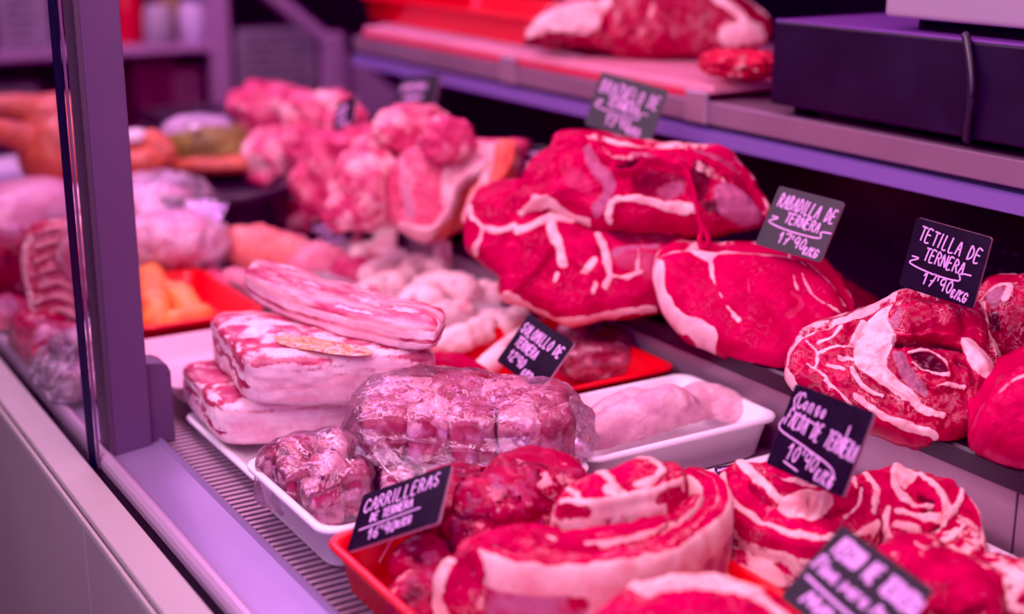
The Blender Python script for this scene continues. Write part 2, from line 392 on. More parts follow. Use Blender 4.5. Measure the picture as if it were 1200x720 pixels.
M['porkpink'] = meat('pink_pork', (.74, .11, .22), (.52, .035, .12), fat=(.88, .55, .55), fat2=(.85, .38, .42), mem=(.66, .26, .38), marb=.6, ms=50, mthr=.03, fa=.5, fs=45, soft=.3)
M['ham'] = meat('ham_and_rind', (.74, .13, .22), (.60, .06, .14), fat=(.88, .55, .55), fat2=(.85, .38, .42), dark=(.80, .15, .10), marb=.3, ms=50, fs=50, soft=.25)
M['porkorange'] = meat('pork_rind', (.82, .28, .22), (.78, .20, .18), fat=(.88, .52, .42), fat2=(.85, .40, .34), marb=.3, fs=40)
M['beef'] = meat('bright_beef', (.53, .0005, .068), (.38, .0003, .040), fat=(.88, .58, .56), fat2=(.82, .38, .40), mem=(.42, .12, .22), marb=.12, ms=60, mthr=.014, fa=.5, fb=.25, rough=.5, coat=.1, spec=.06)
M['sirloin'] = meat('marbled_beef', (.48, .002, .054), (.30, .001, .028), fat=(.88, .60, .58), fat2=(.80, .40, .42), mem=(.40, .16, .24), marb=.6, ms=75, mthr=.02, fa=.55, fb=.35, coat=.9, rough=.42)
M['rump'] = meat('rump_beef', (.54, .0005, .070), (.41, .0003, .044), fat=(.88, .55, .56), fat2=(.80, .36, .42), mem=(.60, .06, .14), marb=.10, ms=55, mthr=.012, fa=.35, fb=.22, fs=80, bump=.2, coat=.1, spec=.06, rough=.5)
M['flank'] = meat('flank_beef', spec=.06, coat=.1, rough=.5, lean=(.56, .0005, .072), lean2=(.40, .0005, .042), fat=(.90, .60, .54), fat2=(.84, .40, .38), mem=(.50, .20, .33), marb=.35, ms=60, mthr=.02, fa=.5, fb=.25)
M['cheek'] = meat('cheek_meat', (.48, .004, .06), (.30, .002, .035), fat=(.80, .36, .36), fat2=(.72, .16, .20), mem=(.36, .10, .20), marb=.5, ms=60, mthr=.03, fa=.9, fb=.4, coat=.5)
M['darkbeef'] = meat('dark_beef', (.34, .006, .03), (.16, .004, .018), fat=(.66, .30, .30), mem=(.28, .10, .16), marb=.3, ms=60)
M['belly'] = meat('pork_belly', (.60, .07, .15), (.40, .03, .09), fat=(.92, .66, .70), fat2=(.86, .50, .58), mem=(.80, .40, .44), marb=.15, fa=.45, fb=.35, fs=80, rough=.42, coat=.5, soft=.14)
M['tongue'] = meat('tongue_skin', (.74, .42, .48), (.62, .30, .38), fat=(.84, .56, .60), fat2=(.78, .46, .50), mem=(.58, .28, .40), marb=0, fa=.7, fs=60, coat=.35, rough=.42, bump=.6, soft=.24)
M['packed'] = meat('packed_shank', (.52, .10, .17), (.34, .03, .09), fat=(.84, .52, .58), fat2=(.74, .34, .46), mem=(.66, .34, .54), dark=(.14, .01, .04), marb=.7, ms=60, mthr=.035, fa=1.0, fb=.5, fs=80, coat=.6, spec=.25)
M['ribs'] = meat('rib_rack', (.62, .08, .12), (.46, .03, .07), fat=(.86, .50, .50), fat2=(.76, .32, .36), marb=.8, ms=40, mthr=.05, fa=1.1, fs=60)
M['mince'] = meat('ground_beef', (.72, .02, .07), (.5, .01, .04), fat=(.85, .4, .42), marb=.4, ms=140, fa=.9, bump=.8)
M['film'] = film('clear_wrap', haze=.025, gloss=.26, rough=.06)
M['film_haze'] = film('hazy_wrap', haze=.16, gloss=.2)
M['bag'] = film('lilac_bag', haze=.26, gloss=.12, tint=(.95, .7, 1), rough=.2)
def gold():
    t = NT('gold_print'); b = t.n('ShaderNodeBsdfPrincipled')
    v = t.noise(60, 5, 1.5); c = t.mix(t.rng(v, .46, .54), (.88, .30, .08), (.82, .50, .38)); c = t.mix(t.rng(t.noise(140, 3, 1), .55, .62), c, (.55, .03, .06))
    t.l(c, b.inputs['Base Color']); b.inputs['Roughness'].default_value = .25; t.l(b.outputs[0], t.out.inputs[0]); return t.m
M['gold'] = gold()
def glass():
    t = NT('clear_glass'); tr = t.n('ShaderNodeBsdfTransparent'); tr.inputs[0].default_value = (.965, .96, .975, 1)
    gl = t.n('ShaderNodeBsdfGlossy'); gl.inputs['Roughness'].default_value = .02
    lw = t.n('ShaderNodeLayerWeight', i_Blend=.5); mx = t.n('ShaderNodeMixShader')
    f = t.math('ADD', t.math('MULTIPLY', t.math('POWER', lw.outputs['Facing'], 5.0), .16), .012)
    t.l(f, mx.inputs[0]); t.l(tr.outputs[0], mx.inputs[1]); t.l(gl.outputs[0], mx.inputs[2]); t.l(mx.outputs[0], t.out.inputs[0]); return t.m
M['glass'] = glass()
B = lambda lo, hi: Geo().box(lo, hi)
# ================================================================== counter
Y0, Y1, YE = .20, 3.6, 2.80
ct = empty('display_counter', (.8, 1.4, -DECK))
tag(ct, 'refrigerated butcher display counter with steel sill coloured with violet reflections and rear shelf', 'display counter')
def part(name, g, m, par=ct, **k): return mk(name, g, M[m], par, **k)
YS = 1.565                                                     # joint between the two front panels, under the corner post
part('front_panel', B((.3225, Y0, -.86), (.338, 1.392, -.008)), 'panel', smooth=False, bevel=.003)
part('front_panel', B((.3225, 1.395, -.86), (.338, Y1, -.008)), 'panel', smooth=False, bevel=.003)
part('kick_board', B((.36, Y0, -.92), (1.5, Y1, -.86)), 'black', smooth=False)
part('panel_lip', B((.3225, Y0, -.0079), (.3268, Y1, -.003)), 'cap', smooth=False, bevel=.002)
part('cap_rail', B((.3295, Y0, -.0079), (.368, Y1, .001)), 'cap', smooth=False, bevel=.002)
part('glass_channel', B((.368, Y0, -.05), (.383, Y1, -.010)), 'black', smooth=False)
part('rail', Geo().prism([(.383, -.05), (.383, -.003), (.385, .002), (.389, .005), (.394, .005), (.398, .002), (.401, -.002), (.401, -.05)], Y0, Y1), 'sill_rail', smooth=False)
part('sill', Geo().prism([(.401, -.05), (.401, -.004), (.455, .002), (.459, .006), (.463, .004), (.465, -.008), (.465, -.05)], Y0, Y1), 'sill', smooth=False)
g = Geo()
y = Y0
while y < Y1:
    w = .0058 if y < 1.9 else .014
    g.box((.466, y, -.010), (.535, y + w, -.002)); y += w * 2.05
part('air_grille', g, 'grille', smooth=False)
part('grille_pit', B((.465, Y0, -.06), (.54, Y1, -.022)), 'darkpit', smooth=False)
for a, b in ((Y0, .895), (.897, 1.60), (1.602, 2.3), (2.302, Y1)):
    part('deck_plate', B((.535, a, -.06), (1.078, b, 0)), 'deck', smooth=False, bevel=.001)
for a, b in ((Y0, .823), (.8255, 1.60), (1.6025, Y1)):
    part('riser_plate', B((1.064, a, 0), (1.09, b, .078)), 'deck', smooth=False, bevel=.001)
part('ledge', Geo().prism([(1.055, .078), (1.055, .098), (1.058, .101), (1.45, .101), (1.45, .078)], Y0, Y1), 'blackstep', smooth=False)
bp_ = part('back_panel', B((1.43, Y0, .101), (1.45, YE, .2975)), 'backpanel', smooth=False)
g = Geo()
for k in range(112):
    yy = .5 + k * .02
    for zz in (.165, .19): g.box((1.4285, yy, zz), (1.4305, yy + .012, zz + .004))
mk('vent_grille', g, M['darkpit'], bp_, smooth=False)
part('soffit', B((1.312, Y0, .298), (1.45, YE, .3055)), 'teal', smooth=False)
part('light_strip', Geo().prism([(1.297, .277), (1.297, .296), (1.31, .2975), (1.325, .296), (1.325, .277)], Y0, YE), 'led', smooth=False)
part('rear_shelf', B((1.30, Y0, .306), (1.95, YE, .338)), 'shelf', smooth=False, bevel=.002)
for yy in (1.60, 2.13): part('shelf_clip', B((1.294, yy, .306), (1.30, yy + .05, .352)), 'steel', smooth=False, bevel=.002)
part('rear_body', B((1.10, Y0, -.86), (1.95, Y1, .0)), 'black', smooth=False)
part('rear_wall', B((1.46, Y0, 0), (1.95, YE, .306)), 'black', smooth=False)
part('end_wall', B((.54, Y1, -.3), (1.45, Y1 + .02, .02)), 'steel', smooth=False)
# corner post
part('corner_post', B((.404, 1.555, -.004), (.448, 1.600, 1.15)), 'post', smooth=False, bevel=.002)
part('post_gasket', B((.3985, 1.556, -.004), (.404, 1.600, 1.15)), 'post_edge', smooth=False)
g = Geo(); pr_ = [(.4485, -.002), (.478, -.002), (.478, .085), (.474, .094), (.466, .098), (.4485, .100)]
g.prism(pr_, 1.562, 1.60); part('post_bracket', g, 'post', smooth=False, bevel=.002)
# sliding glass panes beyond the post
def pane(y0, y1, x, w, label):
    r = empty('sliding_glass_pane', (x, (y0 + y1) / 2, -.006)); tag(r, label, 'glass pane')
    mk('pane', B((x - w / 2, y0 + .003, -.0095), (x + w / 2, y1, 1.1)), M['glass'], r, smooth=False)
    mk('polished_edge', B((x - w / 2 - .0003, y0, -.0095), (x + w / 2 + .0003, y0 + .003, 1.1)), M['glass_edge'], r, smooth=False)
pane(1.545, 3.5, .3745, .008, 'thick clear glass pane with a dark upright edge, left of the corner post')
M['glass_edge'] = simple('pale_glass_edge', (.16, .08, .16), .4)
pane(1.542, 3.5, .3812, .002, 'thin clear inner glass pane with a fine pale upright edge, right of the thick pane')
# ================================================================== background room
struct(mk('floor', B((-2.5, -1.5, -DECK - .05), (4.2, 6.2, -DECK)), simple('floor_tile', (.12, .08, .09), .5, var=.2), smooth=False))
struct(mk('wall_back', B((-2.5, 6.0, -DECK), (4.2, 6.1, 2.2)), simple('back_wall', (.035, .012, .04), .7, var=.5, vscale=3), smooth=False))
struct(mk('wall_right', B((3.4, -1.5, -DECK), (3.5, 6.0, 2.2)), simple('right_wall', (.012, .008, .025), .5, var=.4, vscale=2), smooth=False))
sh = empty('shelving_unit', (1.2, 4.55, -DECK)); tag(sh, 'dim lilac metal shelving unit holding bottles and jars behind the counter', 'shelving unit')
M['shelfmetal'] = simple('lilac_shelf_metal', (.52, .28, .50), .5, .2)
M['shelfdark'] = simple('shelf_back', (.16, .025, .09), .6, var=.5, vscale=5)
for px in (258, -150):
    a = aty(px, 60, 4.4); mk('upright', B((a[0] - .03, 4.38, -DECK), (a[0] + .03, 4.44, 1.5)), M['shelfmetal'], sh, smooth=False, bevel=.004)
ZS = aty(125, 66, 4.4)[2]
for dz in (0, -.5, .45): mk('shelf_board', B((-.1, 4.4, ZS - .002 + dz), (1.62, 4.75, ZS + .02 + dz)), M['shelfmetal'], sh, smooth=False, bevel=.004)
mk('back_sheet', B((-.1, 4.76, -DECK), (1.62, 4.78, 1.5)), M['shelfdark'], sh, smooth=False)
a = aty(300, -20, 4.0); b = aty(382, 47, 4.0); c_ = aty(392, 140, 4.0)
fr = empty('canopy_frame', (c_[0], 4.0, -DECK)); tag(fr, 'lilac tubular frame with a slanting bar and upright at the far end', 'frame')
mk('slanting_bar', tube([a + (a - b) * .6, a, b], .022, ns=8, e=4), M['shelfmetal'], fr)
g = Geo().add([c_ + [.03, .02, 0], c_ + [.34, .02, -.02], b + [.03, .02, 0], c_ + [.03, .03, 0], c_ + [.34, .03, -.02], b + [.03, .03, 0]], [(0, 1, 2), (5, 4, 3), (0, 3, 4, 1), (1, 4, 5, 2), (2, 5, 3, 0)])
mk('gusset_panel', g, M['shelfmetal'], fr, smooth=False)
mk('upright', B((c_[0] - .03, 3.97, -DECK), (c_[0] + .03, 4.03, b[2] + .02)), M['shelfmetal'], fr, smooth=False, bevel=.004)
# bottles and jars on the shelf board
def lathe(name, px, prof, mat, label, cat, grp, yy=4.5):
    a = aty(px, 58, yy); g = Geo(); n = 20; an = np.arange(n) / n * 2 * math.pi
    V = np.concatenate([np.c_[a[0] + r * np.cos(an), yy + r * np.sin(an), np.full(n, ZS + .021 + z)] for r, z in prof])
    g.add(V, [tuple(q) for q in grid_faces(len(prof), n)] + [tuple(range(n))[::-1], tuple(range((len(prof) - 1) * n, len(prof) * n))])
    return tag(mk(name, g, mat), label, cat, grp)
G1 = 'jars and bottles on the back shelf'
BOT = [(.045, 0), (.048, .01), (.048, .14), (.04, .17), (.018, .20), (.018, .26), (.001, .262)]
JAR = [(.04, 0), (.046, .01), (.046, .09), (.04, .1), (.04, .125), (.001, .126)]
lathe('sauce_bottle', 152, BOT, simple('red_bottle', (.62, .01, .03), .3), 'tall bright red bottle on the back shelf beside the corner post', 'bottle', G1, 4.58)
lathe('jar', 187, JAR, simple('grey_jar', (.40, .33, .42), .4), 'small grey jar on the back shelf right of the red bottle', 'jar', G1, 4.46)
lathe('jar', 203, [(r, z * 1.35) for r, z in JAR], simple('brown_jar', (.32, .04, .05), .4, col2=(.3, .25, .03), vscale=12), 'mottled brown and red jar behind the small grey jar', 'jar', G1, 4.6)
lathe('jar', 227, JAR, simple('white_jar', (.60, .50, .72), .4), 'pale lilac jar on the back shelf beside the upright', 'jar', G1, 4.48)
lathe('sauce_bottle', 240, BOT, simple('violet_bottle', (.10, .03, .22), .3), 'dark violet bottle behind the pale lilac jar', 'bottle', G1, 4.62)
# things stored under the shelf board
def crate(px, w, d, h, Y, col, lab):
    a = aty(px, 100, Y); z = ZS - .5 + .021
    return tag(mk('storage_box', Geo().box((a[0] - w / 2, Y - d / 2, z), (a[0] + w / 2, Y + d / 2, z + h)), simple('stored_' + lab.split()[0], col, .6, var=.3, vscale=9), None, smooth=False, bevel=.012), lab, 'box', 'boxes on the lower shelf')
crate(8, .16, .2, .40, 4.56, (.30, .22, .26), 'grey box on the lower shelf at the far left, above the orange chicken')
crate(172, .14, .2, .46, 4.58, (.22, .03, .09), 'maroon box on the lower shelf just right of the corner post')
crate(212, .10, .16, .42, 4.55, (.30, .08, .17), 'rosy box on the lower shelf left of the upright')
# notices: grey boards carrying lines of small print too blurred to read
def notice(x0, y0, x1, y1, Yd, label, dim=1.0, rows=6, stand=False):
    a, b = aty(x0, y0, Yd), aty(x1, y1, Yd); r = empty('price_list', ((a[0] + b[0]) / 2, Yd, b[2])); tag(r, label, 'price list')
    mk('sheet', B((a[0], Yd, b[2]), (b[0], Yd + .006, a[2])), simple('notice_sheet', (.30 * dim, .24 * dim, .32 * dim), .6, var=.2, vscale=8), r, smooth=False)
    g = Geo(); hh = (a[2] - b[2]) / (rows + 1)
    for k in range(rows):
        x = a[0] + .03; 
        while x < b[0] - .05:
            w = random.uniform(.015, .05); z = a[2] - hh * (k + .8); g.box((x, Yd - .002, z - hh * .28), (min(x + w, b[0] - .02), Yd, z)); x += w + .014
    if stand: mk('stand', B(((a[0] + b[0]) / 2 - .02, Yd + .006, -DECK), ((a[0] + b[0]) / 2 + .02, Yd + .03, b[2] + .1)), M['shelfmetal'], r, smooth=False)
    mk('lettering', g, simple('print_ink', (.10, .06, .12), .7), r, smooth=False)
notice(-6, -10, 62, 66.0, 4.46, 'pale printed price list at the top left, behind the glass pane', 1.25)
notice(276, 34, 372, 108, 4.15, 'grey printed price list between the shelving and the far frame', 1.0, stand=True)
# ================================================================== rear shelf things
bd = empty('cutting_board', (1.55, 2.3, .338)); tag(bd, 'long pink cutting board with red edge on the rear shelf', 'cutting board')
mk('red_base', B((1.303, 1.64, .3386), (1.75, 2.76, .348)), M['board_edge'], bd, smooth=False, bevel=.002)
mk('board_top', B((1.306, 1.60, .348), (1.75, 2.76, .360)), M['board_red'], bd, smooth=False, bevel=.003)
ws = empty('weighing_scale', (1.45, 1.1, .338)); tag(ws, 'black weighing scale housing with adjustable feet on the rear shelf', 'weighing scale')
mk('housing', B((1.297, .62, .352), (1.62, 1.468, .463)), M['scale'], ws, smooth=False, bevel=.003)
mk('top_plate', B((1.299, .62, .463), (1.62, 1.466, .4645)), M['scale_top_violet_light'], ws, smooth=False)
for yy, xx in ((1.43, 1.33), (1.43, 1.58), (.66, 1.33), (.66, 1.58)): mk('foot', B((xx - .012, yy - .012, .3386), (xx + .012, yy + .012, .353)), M['black'], ws, smooth=False)
def knob(x, y):
    g = tube([(x, y, .4645), (x, y, .475)], .017, ns=16, cap=False); tube([(x, y, .475), (x, y, .51)], .009, ns=12, geo=g); return mk('levelling_foot', g, M['black'], ws)
pk = atx(985, 14, 1.36); knob(1.36, pk[1]); knob(1.5, pk[1] + .02)
pl0 = atx(1050, 8, 1.33); mk('platform', B((1.31, .60, .480), (1.62, pl0[1], .54)), M['scale_pl'], ws, smooth=False, bevel=.006)
mk('platform_base', B((1.34, .62, .4645), (1.60, pl0[1] - .03, .480)), M['black'], ws, smooth=False)
k = [atx(1132, 42, 1.294), atx(1137, 75, 1.290), atx(1139, 110, 1.288), atx(1135, 145, 1.290), atx(1133, 163, 1.292)]
mk('cable', tube(k, .005, ns=10, n=40), M['cable'], ws)
mk('cable_ring', tube([pl0 + np.array((.02 + .03 * math.cos(t), .06 + .05 * math.sin(t), -.062)) for t in np.linspace(0, 6.28, 24)], .003, ns=8, n=60, cap=False), M['pin'], ws)
# ================================================================== price signs
GL = {'A': '00 39 60;14 54', 'B': '00 09 48 47 35 05;35 54 52 40 00', 'C': '67 58 39 18 05 03 11 30 50 62', 'D': '00 09 38 56 53 31 00', 'E': '59 09 00 50;05 45', 'F': '59 09 00;05 45',
      'G': '67 58 39 18 05 03 11 30 51 64 34', 'H': '00 09;60 69;05 65', 'I': '30 39', 'L': '09 00 50', 'M': '00 19 34 59 60', 'N': '00 09 60 69', 'O': '39 17 04 12 30 51 64 58 39', 'P': '00 09 48 56 44 04',
      'R': '00 09 48 56 35 05;25 60', 'S': '58 39 18 06 25 44 52 30 02', 'T': '09 69;39 30', 'U': '09 02 20 41 59;59 60', 'V': '09 30 69', 'Z': '09 69 00 60', 'a': '55 25 03 11 30 51 55;55 60', 'e': '13 53 45 15 03 11 30 52',
      'i': '30 35;37 38', 'n': '00 05;03 25 44 40', 'o': '25 03 11 30 42 44 25', 'r': '00 05;03 25 45', 'p': '05 00;04 25 44 42 22 03', 's': '45 15 13 42 30 00', 'l': '39 31 40', 'g': '45 15 12 42 45;45 40 20',
      '1': '06 39 30', '7': '09 69 20;24 55', '9': '58 39 18 06 14 34 56 58 57 50', '0': '39 17 03 20 41 55 57 39', '6': '59 27 03 11 40 52 44 14', '3': '08 39 57 35 25;35 53 40 01', '2': '07 39 57 00 60', '5': '59 19 15 45 52 30 01',
      "'": '39 36', '/': '00 69', '€': '57 38 16 12 30 51;05 45;03 43', 'K': '00 09;59 04 60', '.': '30 31', 'b': '09 00 41 43 25 04', 'h': '09 00;03 25 44 40', 'y': '05 22;55 00', 't': '29 21 40;06 46', 'c': '45 15 03 11 40'}
def text_w(txt, h, wr=.36, sp=.19): return sum(h * .45 if c == ' ' else h * (wr * (.5 if c in "'.I/i" else 1.3 if c.isdigit() and c != '1' else 1) + sp) for c in txt)
def strokes_of(txt, u, v, h, ang=0, wr=.62, sp=.22, jit=.02, sl=.06):
    out = []; x = 0; rs = random.Random(sum(map(ord, txt)) + int(u * 100)); ca, sa = math.cos(ang), math.sin(ang)
    for ch in txt:
        if ch == ' ': x += h * .45; continue
        k = .5 if ch in "'.I/i" else 1.3 if ch.isdigit() and ch != '1' else 1
        for st in GL.get(ch, '00 60').split(';'):
            pts = []
            for q in st.split():
                if '-' in q: continue
                a, b = int(q[0]) / 6, int(q[1]) / 9
                if ch in "'.Ii": a = (a - .5) + .25
                px = x + (a * wr * k + b * sl) * h + rs.uniform(-jit, jit) * h; py = b * h + rs.uniform(-jit, jit) * h
                pts.append((u + px * ca - py * sa, v + px * sa + py * ca))
            out.append(pts)
        x += h * (wr * k + sp)
    return out
def ribbon(g, pts, w, org, U, V, n, curve=True):
    if len(pts) < 2: return
    P = np.array(pts, float)
    if len(P) > 2 and curve: P = cr(P, len(P) * 4)
    T = np.gradient(P, axis=0); T /= np.linalg.norm(T, axis=1)[:, None] + 1e-9; Nn = np.c_[-T[:, 1], T[:, 0]]
    P[0] -= T[0] * w * .4; P[-1] += T[-1] * w * .4
    L = np.concatenate([P + Nn * w / 2, P - Nn * w / 2]); m = len(P)
    X = org + L[:, :1] * U + L[:, 1:] * V + n * .0004
    g.add(X, [(i, i + 1, m + i + 1, m + i) for i in range(m - 1)])
def scrawl(u, v, L, h, sd):
    rs = random.Random(sd); n = int(L / (h * .30)); return [(u + L * i / n + rs.uniform(-.02, .02), v + (h if i % 2 else 0) * rs.uniform(.6, 1) + rs.uniform(-.02, .02)) for i in range(n + 1)]
def scrawls(sd): return [scrawl(.10, .66, .8, .16, sd), scrawl(.22, .42, .6, .13, sd + 1), scrawl(.3, .12, .35, .16, sd + 2), scrawl(.75, .08, .3, .12, sd + 3)]
def sign(corners, ref, prior, lines, deco, label, lw=.0022, pin=None, thick=.004, board='slate'):
    c = np.mean(corners, 0); TL, TR, BR, BL = [np.array(q, float) for q in corners]
    P0 = np.asarray(ref, float)
    P0 = CAM + rays([c])[0] * ((P0 - CAM) @ FW)
    prior = unit(prior); best = None
    a = unit(np.cross(prior, (0, 0, 1))); b = np.cross(a, prior)
    for i in np.linspace(-.8, .8, 33):
        for j in np.linspace(-.8, .8, 33):
            n = unit(prior + i * a + j * b)
            def m(q):
                d = rays([q])[0]; return CAM + d * (((P0 - CAM) @ n) / (d @ n))
            U = m((TR + BR) / 2) - m((TL + BL) / 2); V = m((TL + TR) / 2) - m((BL + BR) / 2)
            if (n @ FW) > -.25: continue
            cs = abs(U @ V) / np.linalg.norm(U) / np.linalg.norm(V); asp = np.linalg.norm(U) / np.linalg.norm(V)
            cost = cs * 4 + .25 * (i * i + j * j) + .6 * max(0, abs(math.log(asp / 1.28)) - .08)
            if best is None or cost < best[0]: best = (cost, n, U, V)
    _, n, U, V = best
    W = np.linalg.norm(U); U = U / W; Hh = np.linalg.norm(V); V = unit(V - (V @ U) * U)
    if np.cross(U, V) @ n < 0: n = -n
    n = np.cross(U, V); org = P0 - U * W / 2 - V * Hh / 2
    base = org + U * W / 2
    r = empty('price_sign', base); tag(r, label, 'price sign', 'slate price signs')
    q = rrect(0, W, 0, Hh, .003, 3); k = len(q); q = np.array(q)
    fr_ = org + q[:, :1] * U + q[:, 1:] * V
    mk('board', Geo().add(np.concatenate([fr_ - n * .0002, fr_ - n * .0008]), [tuple(range(k))] + [(i, (i + 1) % k, k + (i + 1) % k, k + i) for i in range(k)]), M[board], r, smooth=False)
    mk('edge', Geo().add(np.concatenate([fr_ - n * .0008, fr_ - n * thick]), [tuple(range(k, 2 * k))[::-1]] + [(i, (i + 1) % k, k + (i + 1) % k, k + i) for i in range(k)]), M['slate_edge'], r, smooth=False)
    g = Geo(); lw *= .66
    for (txt, u, v, h, an) in lines:
        k_ = min(1, (.955 * W / Hh - u) / text_w(txt, h)) if W / Hh > u else .5
        for s in strokes_of(txt, u, v, h, an, .36 * k_, .19 * k_): ribbon(g, [(x * W if 0 else x * Hh, y * Hh) for x, y in s], lw, org, U, V, n, True)
    for d in deco: ribbon(g, [(x * Hh, y * Hh) for x, y in d], lw, org, U, V, n, True)
    mk('handwriting', g, M['chalk'], r, smooth=False)
    top = base + V * .004 - n * .003
    end = np.array(pin) if pin is not None else top + np.array([0, 0, -.007]) - n * .002
    mk('pin', tube([top, end], .0014, ns=8, n=6), M['pin'], r)
    return r
NS = (-.80, -.45, .38)
SW = lambda y, x0=.08, x1=1.1: [(x0, y + .10), (x0 + .1, y + .09), (x0 - .02, y), (x0 + .35, y - .06), (x1 - .16, y - .05), (x1 - .16, y + .05), (x1, y + .07)]
sign([(1072, 254), (1162, 279), (1138, 362), (1053, 335)], atx(1105, 310, 1.11), NS,
     [('TETILLA DE', .12, .71, .19, -.10), ('TERNERA', .27, .46, .17, -.09), ("17'90", .34, .13, .17, -.05), ('€/KG', .80, .07, .13, -.09)],
     [SW(.36, .10, 1.02)], 'black slate price sign reading Tetilla de Ternera at the rear ledge', .0024)
sign([(913, 217), (989, 237), (961, 307), (884, 286)], atx(937, 262, 1.13), NS,
     [('RABADILLA DE', .10, .68, .21, -.06), ('TERNERA', .32, .46, .16, -.06), ("17'90", .34, .12, .17, -.02), ('€/KG', .80, .05, .13, -.04)],
     [SW(.40, .10, 1.12)], 'violet-lit slate price sign reading Rabadilla de Ternera, standing on the round rump cut', .0026)
sign([(705, 84), (782, 105), (762, 168), (684, 146)], atx(733, 125, 1.18), NS,
     [('BRAZUELO DE', .08, .66, .22, -.06), ('TERNERA', .30, .44, .16, -.05), ("13'90", .36, .12, .17, -.02), ('€/KG', .80, .06, .13, -.04)],
     [SW(.40, .10, 1.08)], 'slate price sign on top of the tall stack of red beef, against the shelf edge', .0028)
sign([(931, 450), (1023, 482), (985, 584), (896, 542)], atz(985, 584, .105), NS,
     [('Congo', .14, .75, .18, -.04), ('FALDA DE TERNERA', .06, .52, .19, -.10), ("10'90", .26, .16, .18, -.06), ('€/KG', .76, .06, .15, -.10)],
     [[(.03, .58), (.02, .44), (.45, .36), (.98, .24), (1.0, .05)], [(.26, .11), (.5, .07)], [(.16, .68), (.5, .64)], [(1.0, .76), (1.0, .6)], [(.13, .92), (.08, .82), (.14, .70)]],
     'slate price sign reading Falda de Ternera, standing on the rolled flank', .0024)
sign([(425, 580), (528, 543), (512, 612), (405, 646)], atz(470, 640, .055), (-.7, -.62, .35),
     [('CARRILLERAS', .12, .62, .23, .04), ('DE TERNERA', .30, .41, .14, .04), ("16'90", .34, .09, .18, .02), ('€/KG', .84, .13, .13, .04)],
     [[(.14, .32), (1.2, .36)]], 'slate price sign reading Carrilleras de Ternera on a white pin in the front red tray', .0024, pin=atz(443, 664, .012))
sign([(620, 366), (672, 403), (632, 458), (581, 424)], atz(632, 458, .062), NS,
     [('SOLOMILLO DE', .08, .66, .19, -.02), ('TERNERA', .14, .42, .17, -.05), ("12'90", .18, .16, .17, -.05), ('€/KG', .70, .05, .14, -.05)],
     [], 'small tilted slate price sign in the middle red tray of bagged meat', .003)
sign([(986, 612), (1093, 692), (1019, 780), (912, 700)], atz(1000, 690, .115), (-.70, -.60, .45),
     [('PECHO DE TERNERA', .12, .70, .2, -.05), ('Fina para', .06, .46, .15, -.05)],
     [[(.08, .34), (.5, .30), (1.1, .26)], scrawl(.84, .42, .4, .12, 91), scrawl(.2, .1, .5, .14, 92)], 'blurred slate price sign nearest the camera, starting with the word Pecho', .0042)
sign([(468, 92), (517, 85), (505, 136), (460, 138)], aty(490, 115, 2.35), (-.75, -.6, .2),
     [], scrawls(3), 'far slate price sign with pale edge behind the pink pork hams', .004)
sign([(393, 122), (417, 112), (413, 143), (390, 155)], at(403, 134, 2.40), (-.9, -.2, .2),
     [], scrawls(13), 'narrow dark slate price sign standing among the far pork joints', .004)
sign([(603, 165), (650, 172), (642, 215), (594, 208)], atx(620, 190, 1.16), NS,
     [], scrawls(23), 'half hidden slate price sign between the pork ham and the beef stack', .003)
sign([(362, 264), (404, 247), (414, 281), (374, 290)], atz(390, 288, .05), (-.6, -.7, .3),
     [], scrawls(33), 'slate price sign lying against the poultry cuts in the middle of the counter', .004)
sign([(836, 548), (874, 541), (884, 556), (846, 564)], atz(860, 552, .045), (-.4, -.6, .7),
     [], scrawls(43), 'slate price sign mostly hidden between white tray and rolled flank', .0022)
# ================================================================== trays
tray_specs = [
    ('food_tray', .478, .785, 1.128, 1.338, .002, .050, 'white', 'white plastic tray holding the clear bagged meat beside the grille'),
    ('food_tray', .785, 1.052, 1.142, 1.322, .002, .052, 'white', 'white plastic tray holding two veal tongues'),
    ('food_tray', .500, .780, 1.352, 1.60, .002, .016, 'white', 'shallow white tray under the stacked pork bellies'),
    ('food_tray', .474, .768, .60, 1.122, .002, .050, 'red', 'bright red tray of beef cheeks and rolled flank at the front'),
    ('food_tray', .800, 1.052, 1.334, 1.600, .002, .056, 'red', 'red tray with bagged meat behind the white tongue tray'),
    ('food_tray', .530, .715, 1.86, 2.15, .012, .040, 'red', 'red tray of orange breaded pieces beside the corner post'),
    ('food_tray', .815, 1.052, .74, 1.13, .001, .016, 'white', 'low white tray under the two flank rolls on the right'),
    ('food_tray', .640, 1.052, 1.635, 1.93, .002, .030, 'white', 'white tray beneath the heap of pork trotters'),
    ('food_tray', .725, 1.052, 1.955, 2.25, .002, .030, 'white', 'white tray under the poultry cuts beyond the trotters'),
    ('food_tray', .55, .80, 2.17, 2.46, .002, .030, 'white', 'pale lilac-lit tray under the plastic wrapped poultry'),
]
M['pinktray'] = simple('pink_paper_tray', (.86, .52, .62), .5)
for nme, x0, x1, ya, yb, z0, h, m, lab in tray_specs:
    tag(tray(nme, x0, x1, ya, yb, z0, h, M[m]), lab, 'tray', 'food trays')
mt = mk('tray_mat', B((.715, 1.86, .002), (.735, 2.20, .045)), M['blackstep'], None, smooth=False, bevel=.003); tag(mt, 'dark divider strip beside the red tray of orange pieces', 'divider')
